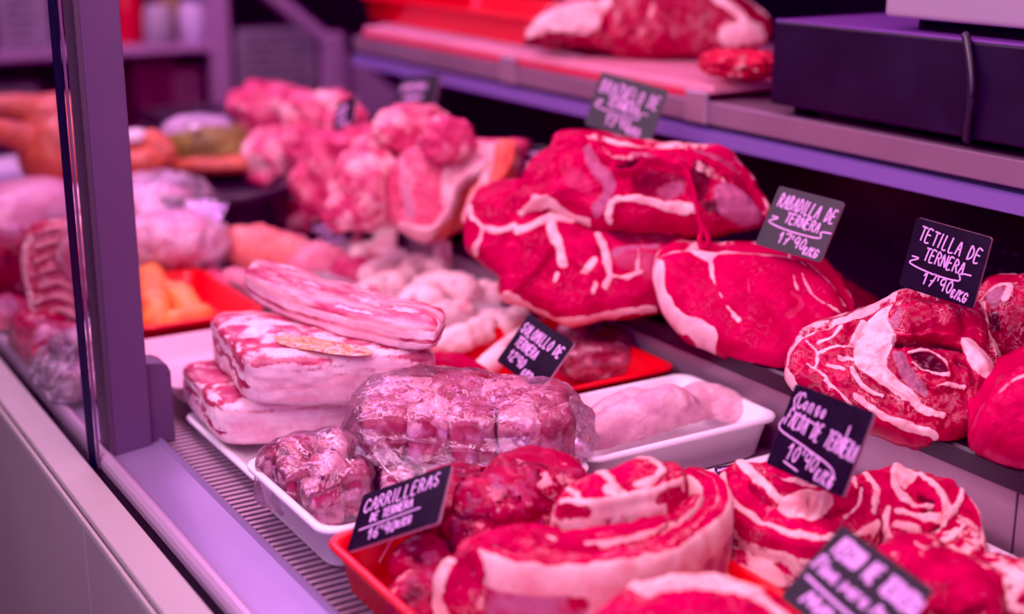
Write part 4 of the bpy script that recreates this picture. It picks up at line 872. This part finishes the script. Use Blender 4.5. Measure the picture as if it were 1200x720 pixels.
ringroll('blurred pale fatty flank piece at the bottom edge, left of the Pecho sign',
    [(690, 735), (705, 705), (735, 685), (775, 674), (820, 672), (865, 680), (905, 694), (930, 715), (950, 745), (900, 770), (820, 780), (740, 770)], atz(810, 715, .094), .085,
    [([(700, 735), (720, 708), (760, 695)], 6, 'lean', .9, 0), ([(760, 700), (820, 692), (880, 705), (920, 730)], 9, 'fat', 1, .003), ([(800, 720), (850, 725), (890, 745)], 6, 'lean', .9, 0)], [([(735, 690), (790, 676), (850, 680), (900, 695), (860, 705), (800, 700), (760, 706)], 6, 'fat', 1, .002)], 121, dome=.01)
g = lump(atz(548, 712, .045), (.022, .032, .045), 3, .3, 0, .1, 60, 50, .10, 2.2, 131, lambda U, X, D: {'fat': np.clip(.75 - 1.1 * np.exp(-((U[:, 0] - .15 + .2 * fbm(X * 2, 131, 3)) / .28) ** 2) + .3 * fbm(X * 3, 132, 3), 0, 1), 'mem': D[:, 0] * 0 + .2, 'dark': D[:, 0] * 0})
meatobj('flank_strip', g, 'flank', 'small upright red and white strip at the bottom of the front red tray', 'beef strip', None)
# right foreground: trimmings
GT = 'beef trimmings in the front right corner'
for i, (px, py, z, d, lab) in enumerate([
    (1072, 672, .060, (.040, .035, .030), 'bright red soft trimming just right of the nearest sign'),
    (1120, 700, .055, (.045, .04, .032), 'red trimming at the bottom edge between the nearest sign and a pale fatty one'),
    (1165, 690, .045, (.040, .035, .026), 'red trimming with pale fat, second from the bottom right corner'),
    (1205, 705, .050, (.045, .035, .030), 'pale fatty trimming in the bottom right corner'),
    (882, 672, .030, (.045, .035, .022), 'deep red trimming in the dark gap between the big roll and the middle roll'),
    (1110, 655, .045, (.036, .030, .026), 'small red trimming below the tight coiled roll')]):
    meatobj('beef_trimming', lump(atz(px, py, z), d, 2.4, i * .7, 0, 0, 56, 44, .22, 2.4, 140 + i, lambda U, X, D, i=i: {'fat': np.clip(.18 + .7 * fbm(X * 2.6, 140 + i, 4) + .35 * (i >= 2) * (U[:, 2] > .1), 0, 1), 'mem': np.clip(fbm(X * 2, 150 + i, 3), 0, 1), 'dark': D[:, 0] * 0}), 'flank', lab, 'beef trimming', GT)
GCk = 'dark beef cheeks in the front red tray'
for i, (px, py, z, d, yaw, lab) in enumerate([
    (625, 572, .085, (.052, .040, .036), -.3, 'large rounded beef cheek behind the others, touching the big roll'),
    (585, 592, .078, (.045, .032, .030), -.5, 'beef cheek with a pale rim in front of the large rounded one'),
    (530, 588, .070, (.042, .034, .034), .2, 'beef cheek just right of the Carrilleras sign'),
    (530, 612, .052, (.036, .030, .030), .0, 'beef cheek tucked under the lower right corner of the Carrilleras sign'),
    (500, 662, .030, (.034, .030, .026), .4, 'dark beef cheek beside the white sign pin'),
    (505, 705, .030, (.040, .034, .026), .5, 'lowest dark beef cheek against the near red rim'),
    (620, 600, .070, (.032, .024, .024), -.2, 'small beef cheek squeezed against the big roll'),
    (560, 625, .055, (.036, .030, .028), .3, 'beef cheek at the left tip of the big roll')]):
    meatobj('beef_cheek', lump(atz(px, py, z), d, 2.3, yaw, 0, 0, 64, 50, .20, 2.2, 160 + i, lambda U, X, D, i=i: {'fat': np.clip(.10 + .8 * fbm(X * 2.4, 160 + i, 4) + .25 * sstep(.5, .9, np.abs(U[:, 1])), 0, 1), 'mem': np.clip(.1 + fbm(X * 2, 170 + i, 3), 0, 1), 'dark': np.clip(.2 + fbm(X * 1.6, 180 + i, 3), 0, 1)}), 'cheek', lab, 'beef cheek', GCk)
meatobj('flank_roll', flat, 'flank', 'flat red flank piece lying under the folds of the big roll', 'rolled beef', GR)
# ================================================================== middle red tray: bagged meat, bones and a red piece
pack('clear bag of meat in the middle red tray right of the small tilted sign', atz(720, 430, .01),
     [(700, 420, .040, .045, .03, .026, -.3), (722, 405, .045, .03, .03, .024, .2), (690, 395, .045, .03, .03, .02, 0)], [(708, 410, .040, (.075, .058, .036), -.3, 41)], bag='film')
def limb(name, path, r, label, cat, grp, mat='trotter', sd=0, fat=.6, ns=28, amp=.12):
    P = [atz(*p) for p in path]
    g = tube(P, r, [q * .85 for q in r], ns, 2.2, 44, amp=amp, seed=sd, attr=lambda u, v, t, V: {'fat': np.clip(fat + .6 * fbm(V * 34, sd, 3), 0, 1), 'mem': np.clip(fbm(V * 30, sd + 2, 3), 0, 1) * .6, 'dark': V[:, 0] * 0})
    return meatobj(name, g, mat, label, cat, grp)
limb('beef_trimming', [(508, 425, .045), (535, 432, .05), (562, 440, .045)], [.016, .022, .014], 'deep red strip in the middle red tray, left of the small tilted sign', 'beef strip', None, 'rump', 4, .1)
limb('pork_bone', [(545, 450, .03), (575, 425, .045), (600, 405, .05), (625, 390, .05)], [.012, .016, .016, .02], 'long pale bone with knobbly end across the middle red tray behind the sign', 'bone', None, 'trotter', 6, .75)
# ================================================================== pork trotters heap
rs = random.Random(5); GP = 'pale pork trotters in the white tray'
tr_l = [('front row, long and pale against the red rim', [(505, 405), (545, 395), (585, 378)], .048), ('front row, knuckle end by the small tilted sign', [(590, 382), (612, 370), (625, 372)], .05),
        ('left end, beside the pork belly strip', [(405, 348), (435, 342), (460, 334)], .05), ('second along, end turned toward the glass', [(462, 332), (480, 322), (490, 312)], .055),
        ('short one in the middle of the heap', [(470, 358), (490, 348), (505, 350)], .06), ('middle of the heap, pointing right', [(495, 335), (520, 330), (548, 340)], .065), ('right of the middle, under the beef stack', [(540, 350), (562, 342), (585, 345)], .055),
        ('right edge nearest the beef stack', [(560, 325), (580, 318), (590, 330)], .045), ('upper middle, pale and short', [(510, 312), (530, 305), (545, 312)], .06), ('upper left, curled', [(430, 322), (450, 312), (465, 305)], .05),
        ('back left, smallest', [(420, 300), (440, 294), (455, 296)], .04), ('back row, second from left', [(462, 292), (485, 285), (500, 288)], .05), ('back row, third from left', [(500, 292), (520, 290), (532, 298)], .045),
        ('far right of the back row', [(540, 300), (560, 298), (572, 305)], .035), ('lower middle, lying along the front', [(480, 380), (510, 372), (540, 368)], .045), ('front left, half under the belly strip', [(500, 392), (515, 382), (530, 380)], .035)]
for i, (lab, pts, z) in enumerate(tr_l):
    limb('pork_trotter', [(x, y, z + .006 * math.sin(j * 1.5 + i)) for j, (x, y) in enumerate(pts)], [.014 + .006 * rs.random(), .019 + .004 * rs.random(), .016 + .01 * rs.random()], 'pale pink pork trotter, ' + lab, 'pork trotter', GP, 'trotter', 200 + i, .60 + .2 * rs.random(), amp=.45)
# ================================================================== poultry cuts beyond the trotters
GPo = 'poultry cuts on the far white tray'
for i, (pts, r, m, lab) in enumerate([
    ([(262, 285, .06), (300, 290, .065), (345, 300, .055), (378, 302, .05)], [.03, .044, .036, .02], 'porkorange', 'large orange-pink poultry leg lying left of the low sign'),
    ([(335, 262, .05), (365, 258, .055), (398, 262, .05)], [.02, .026, .02], 'porkpink', 'pink poultry piece behind the low sign'),
    ([(350, 308, .05), (375, 302, .055), (400, 306, .05)], [.02, .03, .02], 'trotter', 'round pale orange poultry thigh below the low sign'),
    ([(240, 318, .03), (256, 332, .035), (275, 345, .03)], [.014, .018, .014], 'porkpink', 'thin pink poultry piece at the left end of the tray'),
    ([(272, 325, .04), (285, 330, .045), (298, 330, .04)], [.018, .022, .018], 'trotter', 'short cut joint with a round end beside the belly strip'),
    ([(395, 312, .04), (420, 316, .045), (440, 312, .04)], [.018, .024, .018], 'porkpink', 'pink poultry piece right of the round pale thigh'),
    ([(310, 278, .07), (330, 283, .07), (352, 285, .065)], [.016, .022, .016], 'porkpink', 'dark pink piece resting on the large poultry leg'),
    ([(410, 275, .04), (450, 278, .04), (490, 283, .035)], [.02, .03, .02], 'trotter', 'pale pink piece right of the low sign')]):
    limb('poultry_piece', pts, r, lab, 'poultry piece', GPo, m, 230 + i, .3, amp=.25)
GO = 'orange breaded pieces in the red tray'
for i, (pts, r, lab) in enumerate([([(176, 322, .045), (182, 350, .05), (184, 375, .04)], [.02, .024, .02], 'upright orange breaded piece nearest the corner post'), ([(196, 345, .045), (212, 352, .05), (225, 372, .04)], [.02, .022, .018], 'orange breaded piece in the middle of the red tray'),
                                 ([(205, 378, .04), (235, 372, .04)], [.018, .02], 'orange breaded piece lying along the near rim of the red tray'), ([(172, 378, .035), (196, 382, .035)], [.016, .016], 'small orange breaded piece in the near corner of the red tray')]):
    P = [atz(*p) for p in pts]; meatobj('breaded_piece', tube(P, r, None, 24, 2.3, 30, amp=.2, seed=250 + i), 'orange', lab, 'breaded piece', GO)
# plastic wrapped poultry on the pale tray
wp_ = empty('wrapped_poultry', atz(205, 300, .035)); tag(wp_, 'pale poultry in lilac plastic wrap right of the corner post', 'wrapped poultry')
def pat(sd, f=.4): return lambda U, X, D: {'fat': np.clip(f + .7 * fbm(X * 2.2, sd, 4), 0, 1), 'mem': np.clip(.2 + fbm(X * 2, sd + 3, 3), 0, 1), 'dark': D[:, 0] * 0}
pg1 = lump(atz(195, 285, .078), (.095, .075, .05), 2.3, -.5, 0, 0, 70, 54, .12, 2, 260); mk('poultry', pg1, M['chickenP'], wp_)
pg2 = lump(atz(182, 245, .10), (.07, .06, .045), 2.3, .3, 0, 0, 60, 44, .2, 2, 263); mk('poultry', pg2, M['chickenP'], wp_)
def wpr(U, X): return X * (1 + .07 * ridge(X * 26, 5, 3))[:, None]
mk('plastic_wrap', hug_film([pg1, pg2], atz(195, 275, .085), (.10, .08, .06), 266, .07), M['bag'], wp_)
S_ = np.array([cr([atz(*q) for q in row], 20) for row in [[(215, 232, .14), (240, 234, .13), (268, 238, .12)], [(215, 265, .10), (240, 270, .10), (255, 268, .10)], [(220, 300, .06), (245, 300, .06), (258, 296, .05)]]])
mk('wrap_flap', Geo().add(np.stack([cr(S_[:, i], 16) for i in range(20)], 1).reshape(-1, 3), grid_faces(16, 20, 0, False)), M['bag'], wp_)
# ================================================================== black dish with orange chicken and a stuffed green piece
dc = (atz(155, 215, .13) + atz(345, 215, .13)) / 2; dr = np.linalg.norm(atz(155, 215, .13) - atz(345, 215, .13)) / 2 * 1.06
n_ = 72; an = np.arange(n_) / n_ * 2 * math.pi
prof = [(.02, .0), (.78, .0), (.86, .010), (.90, .06), (.90, .105), (1.0, .112), (1.02, .120), (1.0, .128), (.93, .128), (.86, .120), (.82, .10), (.02, .095)]
g = Geo(); V = np.concatenate([np.c_[dc[0] + r * dr * np.cos(an), dc[1] + .02 + r * dr * np.sin(an), np.full(n_, .003 + z)] for r, z in prof])
g.add(V, [tuple(q) for q in grid_faces(len(prof), n_)] + [tuple(range(n_))[::-1], tuple(range((len(prof) - 1) * n_, len(prof) * n_))])
tag(mk('serving_dish', g, M['plate']), 'large round black dish carrying orange chicken and a green stuffed piece', 'dish')
ch = empty('chicken', dc + [0, 0, .0]); tag(ch, 'orange chicken piece on the black dish, right beside the corner post', 'chicken')
mk('breast', lump(atz(170, 186, .150), (.065, .055, .036), 2.2, .2, .3, 0, 56, 44, .12, 2, 270), M['chickenO'], ch)
mk('leg', tube([atz(178, 165, .185), atz(194, 180, .16), atz(206, 192, .14)], [.022, .03, .02], None, 20, 2, 24), M['chickenO'], ch)
mk('foil_tip', lump(atz(158, 160, .195), (.022, .02, .014), 2.4, 0, 0, 0, 24, 18, .2, 2, 271), M['pin'], ch)
so = tag(mk('chicken_slice', lump(atz(262, 190, .142), (.085, .045, .02), 2.6, -.5, 0, 0, 40, 30, .1, 2, 273), M['chickenO']), 'flat orange slice at the front rim of the black dish', 'chicken slice')
sg = empty('stuffed_roast', atz(245, 170, .15)); tag(sg, 'green and lilac stuffed roast in net on the black dish', 'stuffed roast')
mk('green_filling', lump(atz(243, 170, .17), (.085, .06, .05), 2.3, -.5, 0, 0, 60, 44, .12, 2, 275), simple('olive_green', (.28, .22, .03), .45, col2=(.16, .10, .02), vscale=20), sg)
mk('pale_wrap', lump(atz(232, 158, .19), (.070, .045, .040), 2.4, -.5, 0, 0, 50, 40, .15, 2, 276), simple('lilac_fat', (.50, .34, .52), .35, var=.3, vscale=18), sg)
mk('dark_end', lump(atz(262, 162, .178), (.035, .045, .05), 2.3, -.5, 0, 0, 40, 30, .12, 2, 277), simple('dark_end', (.04, .015, .04), .4), sg)
for k_ in range(5): mk('net_string', lump(atz(228 + 8 * k_, 150 - 3.5 * k_, .212), (.010, .010, .007), 2, 0, 0, 0, 14, 10, .1, 2, k_), M['pin'], sg)
pp = tag(mk('parsley_garnish', lump(atz(225, 190, .14), (.03, .025, .02), 2.2, 0, 0, 0, 30, 24, .4, 3, 279), simple('violet_garnish', (.06, .02, .14), .5)), 'small dark violet garnish at the rim of the black dish', 'garnish')
# ================================================================== far pork joints on the ledge
GF = 'pink pork joints at the far end of the counter'
hm = empty('pork_ham', atz(500, 275, .03)); tag(hm, 'big pork ham with pale fat and an orange rind side, left of the beef stack', 'pork ham', GF)
OH = [(470, 270), (455, 255), (450, 225), (458, 192), (475, 170), (500, 163), (545, 163), (604, 165), (603, 190), (596, 212), (576, 236), (548, 262), (512, 280), (488, 280)]
g = lsteak(OH, atx(500, 255, .98), (-.50, -.78, .36), .15,
    [([(470, 268), (490, 276), (514, 268), (530, 246), (538, 222), (560, 205), (600, 188)], 12, 'fat', 1, .022), ([(500, 170), (522, 182), (532, 205), (526, 240)], 14, 'fat', .9, .004), ([(470, 185), (475, 220), (482, 255)], 10, 'mem', .6, 0), ([(468, 175), (462, 215), (470, 245)], 5, 'none', 0, -.01), ([(475, 200), (485, 210), (480, 230)], 7, 'fat', .4, 0)],
    [([(515, 166), (560, 166), (602, 168), (600, 186), (545, 205), (525, 190)], 8, 'fat', .8, .004), ([(606, 190), (562, 212), (544, 228), (536, 252), (512, 276), (545, 268), (600, 218)], 4, 'lean', 1, 0), ([(606, 190), (562, 212), (544, 228), (536, 252), (512, 276), (545, 268), (600, 218)], 4, 'dark', 1, -.01)], dome=.03, rnd=.03, edge=.2, seed=301, side=.1, c=(520, 215), base=(.1, 0, 0))
mk('cut_face', g, M['ham'], hm)
mk('rind', steak([(585, 168), (606, 166), (604, 195), (592, 215), (575, 238), (550, 262), (560, 230), (578, 205)], atx(575, 222, 1.0), (-.2, -.95, .2), .06, [], [], seed=303, base=(.05, 0, .9), dome=.012, rnd=.01, edge=.3), M['ham'], hm)
for i, (px, py, Xx, d, yaw, f, lab) in enumerate([
    (300, 122, None, (.085, .07, .08), 0, .25, 'tall pink joint at the left end of the far pile, above the stuffed roast'),
    (362, 128, None, (.075, .07, .075), .3, .45, 'pale topped pink joint next along the far pile'),
    (316, 170, None, (.085, .07, .07), .5, .5, 'pink joint with white fat swirls at the front of the far pile'),
    (375, 190, None, (.080, .075, .10), .2, .35, 'tall pink joint hanging over the edge of the black dish'),
    (345, 155, None, (.06, .06, .05), .9, .15, 'deep pink joint in the middle of the far pile'),
    (420, 165, None, (.070, .05, .045), -.3, .15, 'dark red pink joint below the narrow far sign'),
    (427, 215, None, (.085, .07, .085), .4, .55, 'smooth pale pink ham joint left of the big ham'),
    (440, 180, None, (.065, .06, .06), .2, .55, 'smooth pale pink joint resting on the ham joint'),
    (480, 150, None, (.085, .06, .06), -.2, .5, 'rounded pink joint behind the big ham'),
    (520, 158, None, (.06, .05, .05), -.2, .3, 'low pink joint at the back, right of the rounded one'),
    (405, 240, None, (.055, .05, .045), .1, .4, 'small pink joint at the foot of the ham joint'),
    (400, 140, None, (.05, .05, .05), .1, .35, 'small pink joint beside the narrow far sign')]):
    dpt = 2.9 - .0016 * (px - 300) * 1.9 - (py - 120) * .0032; px, py, f = (px + (14 if px < 400 else 4), py + (16 if px < 400 else 6), f - .12)
    meatobj('pork_joint', lump(at(px, py, dpt), np.array(d) * dpt / 3.1, 2.4, yaw, 0, 0, 60, 48, .30, 2.3, 310 + i, lambda U, X, D, i=i, f=f: {'fat': np.clip(f + .8 * fbm(X * 2.1, 310 + i, 4), 0, 1), 'mem': np.clip(fbm(X * 2, 320 + i, 3), 0, 1) * .6, 'dark': np.clip(fbm(X * 1.8, 330 + i, 2) - .1, 0, 1) * .5}), 'porkpink', lab, 'pork joint', GF)
st2 = tag(mk('support_block', B((.80, 2.66, .004), (1.045, 3.2, .12)), M['backpanel'], None, smooth=False, bevel=.004), 'dark raised stand under the far pork joints', 'stand')
rs2 = tag(mk('red_lid', lump(atz(338, 250, .03), (.05, .04, .016), 3, 0, 0, 0, 30, 24, .03, 2, 5), M['red']), 'small red lid half hidden beside the black dish', 'lid')
# ================================================================== rear shelf meat
g = steak([(612, 45), (618, 20), (640, 2), (690, -14), (760, -26), (840, -18), (885, 5), (900, 28), (892, 45), (850, 55), (790, 60), (740, 62), (700, 50), (660, 46)], atx(760, 58, 1.42), (-.62, -.6, .5), .16,
    [([(640, 30), (680, 15), (710, 10)], 14, 'fat', .8, .006), ([(700, 0), (712, 25), (705, 48)], 6, 'dark', .3, -.012), ([(720, 50), (745, 40), (760, 48)], 6, 'lean', 1, .01), ([(840, 0), (868, 20), (880, 42)], 8, 'fat', .7, 0), ([(770, -10), (765, 20), (750, 45)], 5, 'fat', .5, -.004)],
    [([(615, 42), (622, 20), (660, 8), (705, 6), (700, 40), (660, 42)], 6, 'fat', .75, .004), ([(775, -5), (830, -5), (842, 20), (835, 50), (775, 55)], 8, 'dark', .35, 0), ([(850, 30), (890, 25), (890, 44), (845, 52)], 5, 'fat', .8, 0)], dome=.02, rnd=.03, edge=.25, seed=401, rough=.004, ledge=True, zmin=.361)
meatobj('beef_joint', g, 'sirloin', 'large beef joint with pale fat lying on the pink cutting board', 'beef joint')
g = lump(atx(868, 75, 1.36), (.05, .06, .020), 2.3, .3, 0, 0, 70, 50, .35, 4, 410, lambda U, X, D: {'fat': np.clip(.2 + .6 * fbm(X * 5, 411, 3), 0, 1), 'mem': D[:, 0] * 0, 'dark': D[:, 0] * 0}, fine=.15, floor=.3605)
meatobj('ground_beef_heap', g, 'mince', 'small heap of chopped red meat on the board beside the scale', 'chopped meat')
a_ = atx(425, 20, 1.36); b_ = atx(650, 14, 1.40)
tr_ = tray('food_tray', 1.36, 1.66, b_[1] - .02, a_[1] + .02, .3605, .055, M['red']); tag(tr_, 'large red tray at the top of the picture on the cutting board', 'tray', 'food trays')
kn = tag(mk('steel_strip', B((1.34, 2.0, .3605), (1.352, 2.75, .366)), M['steel'], None, smooth=False), 'thin steel blade lying along the red tray on the cutting board', 'blade')
# ================================================================== behind the glass pane on the left
g = steak([(24, 285), (35, 262), (60, 255), (84, 262), (98, 290), (100, 330), (98, 368), (85, 385), (60, 388), (38, 378), (28, 350), (22, 315)], aty(62, 325, 2.02), (-.45, -.85, .3), .07,
    [([(28, 290), (32, 330), (38, 370)], 6, 'fat', .9, .003)] + [([(45, 275 + 16 * k), (70, 268 + 16 * k), (95, 278 + 16 * k)], 4, 'fat', .75, .008) for k in range(7)], [([(40, 270), (90, 270), (92, 370), (50, 375)], 14, 'mem', .4, 0)], dome=.01, rnd=.012, edge=.16, seed=501, base=(.35, .1, 0))
meatobj('rib_rack', g, 'ribs', 'upright rack of pink ribs behind the glass pane on the left', 'ribs')
GL_ = 'dark red cuts low behind the glass pane'
for i, (px, py, Y, d, f, m, lab) in enumerate([
    (12, 395, 2.15, (.05, .06, .06), .15, 'cheek', 'dark red cut at the left edge behind the glass pane'), (45, 405, 1.98, (.04, .05, .05), .3, 'cheek', 'mottled red and white cut below the rib rack'),
    (70, 415, 1.92, (.035, .04, .045), .35, 'packed', 'small purple-red cut right below the rib rack'), (15, 330, 2.35, (.07, .07, .09), .1, 'darkbeef', 'dark cut left of the rib rack'), (60, 440, 1.88, (.05, .05, .04), .1, 'cheek', 'dark cut at the foot of the glass, left of the plastic bag'), (30, 435, 1.99, (.05, .05, .04), .1, 'darkbeef', 'dark cut beside the black channel')]):
    meatobj('beef_cut', lump(aty(px, py, Y), d, 2.3, i, 0, 0, 50, 40, .2, 2.3, 510 + i, pat(510 + i, f), floor=.0085, xmin=.3865), m, lab, 'beef cut', GL_)
meatobj('pale_poultry', lump(aty(22, 262, 2.45), (.12, .08, .07), 2.2, .5, .2, 0, 56, 44, .1, 2, 520), 'chickenP', 'pale pink poultry at the left edge above the rib rack', 'poultry')
meatobj('pale_poultry', lump(aty(108, 250, 2.3), (.07, .06, .05), 2.2, .5, .2, 0, 56, 44, .15, 2, 522), 'chickenP', 'pale pink poultry seen between the glass edge and the corner post', 'poultry')
meatobj('pork_joint', lump(aty(116, 300, 2.0), (.05, .06, .07), 2.3, .5, 0, 0, 50, 40, .2, 2.2, 524, pat(524, .4)), 'porkpink', 'pink joint just left of the corner post behind the glass edge', 'pork joint')
bg = empty('bagged_meat', aty(100, 480, 1.74)); tag(bg, 'pale meat in a lilac plastic bag low between the glass edge and the corner post', 'bagged meat')
bgs = [lump(aty(96 + dx, 440 + dy, 1.78 + .03 * i), (.04, .045, .04), 2.4, .3 + i, 0, 0, 56, 44, .25, 2.2, 530 + i, pat(530 + i, .5), floor=.0085, xmin=.3865) for i, (dx, dy) in enumerate(((0, 20), (8, -20), (-14, 0)))]
for q_ in bgs: mk('meat_piece', q_, M['packed'], bg)
mk('plastic_bag', hug_film(bgs, aty(96, 435, 1.80), (.055, .07, .07), 532, .10, grow=1.05), M['bag'], bg)
for i, (ys, lab) in enumerate([([(-30, 128), (10, 126), (40, 132), (75, 140)], 'upper orange chicken behind the glass pane at the left edge'), ([(-30, 150), (20, 160), (45, 172), (80, 180)], 'lower orange chicken behind the glass pane, legs hanging')]):
    c_ = empty('chicken', aty(50, 200, 2.75 - .2 * i)); tag(c_, lab, 'chicken')
    Y = 2.75 - .2 * i; P = [aty(x, y, Y) for x, y in ys]
    mk('leg', tube(P, [.02, .026, .035, .05], None, 22, 2, 30, amp=.1, seed=i), M['chickenO'], c_)
    mk('body', lump(aty(72 + 10 * i, 158 + 26 * i, Y), (.085, .07, .075), 2.2, .2, -.4, 0, 56, 44, .1, 2, 540 + i), M['chickenO'], c_)
    if i: mk('leg', tube([aty(60, 190, Y), aty(48, 210, Y), aty(40, 218, Y)], [.045, .035, .02], None, 20, 2, 24, seed=7), M['chickenO'], c_)
for k_, (x0, x1, ya, yb, lab) in enumerate([(.51, .69, 2.62, 2.95, 'grey steel tray under the orange chickens at the far left'), (.50, .72, 1.62, 1.84, 'pale tray beside the corner post under the bagged meat')]):
    tag(tray('food_tray', x0, x1, ya, yb, .0905 if k_ == 0 else .012, .03, M['steel'] if k_ == 0 else M['pinktray']), lab, 'tray', 'food trays')
fst = tag(mk('support_block', B((.50, 2.56, .002), (.70, 3.4, .09)), M['backpanel'], None, smooth=False, bevel=.004), 'dark stand behind the glass pane under the far left trays', 'stand')
# ================================================================== soft contacts: where two cuts press together the later one takes the shape of the earlier
from mathutils.bvhtree import BVHTree
SOFT = {'beef cut', 'rolled beef', 'beef trimming', 'beef cheek', 'beef strip', 'pork trotter', 'poultry piece', 'pork joint', 'pork ham', 'pork belly', 'tongue', 'breaded piece', 'bone', 'poultry', 'ribs', 'chicken', 'stuffed roast', 'chicken slice', 'garnish', 'dish'}
bpy.context.view_layer.update()
def rootof(o):
    while o.parent is not None: o = o.parent
    return o
items = []
for o in sc.objects:
    if o.type == 'MESH' and rootof(o).get('category') in SOFT and o.name.split('.')[0] not in ('pin', 'tying_string', 'net_string'):
        V = np.empty(len(o.data.vertices) * 3); o.data.vertices.foreach_get('co', V); V = V.reshape(-1, 3) + np.array(o.matrix_world.translation)
        items.append([o, V, rootof(o), None])
def tree(it):
    if it[3] is None: it[3] = BVHTree.FromPolygons(it[1].tolist(), [tuple(p.vertices) for p in it[0].data.polygons])
    return it[3]
for j, A in enumerate(items):
    moved = False
    for Bq in items[:j]:
        if A[2] is Bq[2]: continue
        lo = Bq[1].min(0); hi = Bq[1].max(0)
        idx = np.nonzero(((A[1] > lo) & (A[1] < hi)).all(1))[0]
        if not len(idx): continue
        T_ = tree(Bq)
        for i in idx:
            v = Vector(A[1][i]); loc, nr, _, d = T_.find_nearest(v, .022)
            if loc is not None and (v - loc).dot(nr) < .0006: 
                A[1][i] = loc + nr * .0012; moved = True
    if moved:
        A[3] = None; A[0].data.vertices.foreach_set('co', (A[1] - np.array(A[0].matrix_world.translation)).ravel()); A[0].data.update()
# ================================================================== light, world, camera
def area(name, loc, rot, sx, sy, col, e, spread=180):
    l = bpy.data.lights.new(name, 'AREA'); l.shape = 'RECTANGLE'; l.size = sx; l.size_y = sy; l.color = col; l.energy = e; l.spread = math.radians(spread)
    o = bpy.data.objects.new(name, l); COL.objects.link(o); o.location = loc; o.rotation_euler = rot; return o
area('counter_lamp', (.55, 1.5, 1.02), (0, math.radians(-14), 0), .22, 3.6, (1, .48, .82), 25)
area('rear_lamp', (1.2, 1.8, .98), (0, math.radians(6), 0), .12, 3.2, (1, .36, .66), 8)
area('shop_lamp', (-.9, .9, 1.5), (math.radians(10), math.radians(-40), 0), 1.0, 2.0, (1, .66, .80), 30)
area('violet_fill', (-.5, .5, .75), (math.radians(18), math.radians(-68), 0), .8, 1.2, (.55, .22, 1), 9)
area('violet_lamp', (1.0, 3.2, 1.5), (math.radians(-25), 0, 0), 1.6, .3, (.55, .22, 1), 10)
area('back_room_lamp', (.9, 3.9, 1.4), (math.radians(40), 0, 0), 2.2, .4, (.90, .36, .75), 24)
w = bpy.data.worlds.new('shop_air'); sc.world = w; w.use_nodes = True
bgn = w.node_tree.nodes['Background']; bgn.inputs[0].default_value = (.40, .13, .42, 1); bgn.inputs[1].default_value = .34
cd = bpy.data.cameras.new('camera'); cd.sensor_width = 36; cd.lens = 50.0; cd.clip_start = .05
co = bpy.data.objects.new('camera', cd); COL.objects.link(co); sc.camera = co
Rm = Matrix(((RT[0], UP[0], -FW[0]), (RT[1], UP[1], -FW[1]), (RT[2], UP[2], -FW[2])))
co.matrix_world = Matrix.Translation(Vector(CAM)) @ Rm.to_4x4()
cd.dof.use_dof = True; cd.dof.focus_distance = 1.48; cd.dof.aperture_fstop = 2.0; cd.dof.aperture_blades = 0
sc.view_settings.view_transform = 'Standard'; sc.view_settings.look = 'None'; sc.view_settings.exposure = 0; sc.view_settings.gamma = 1
sc.view_settings.use_curve_mapping = True
cm = sc.view_settings.curve_mapping; cm.black_level = (.003, .007, .002); cm.update()
for o in list(sc.objects):
    if o.parent is None and o.name not in ('floor', 'wall_back', 'wall_right'): o.location.z += DECK
    elif o.parent is None: o.location.z += DECK
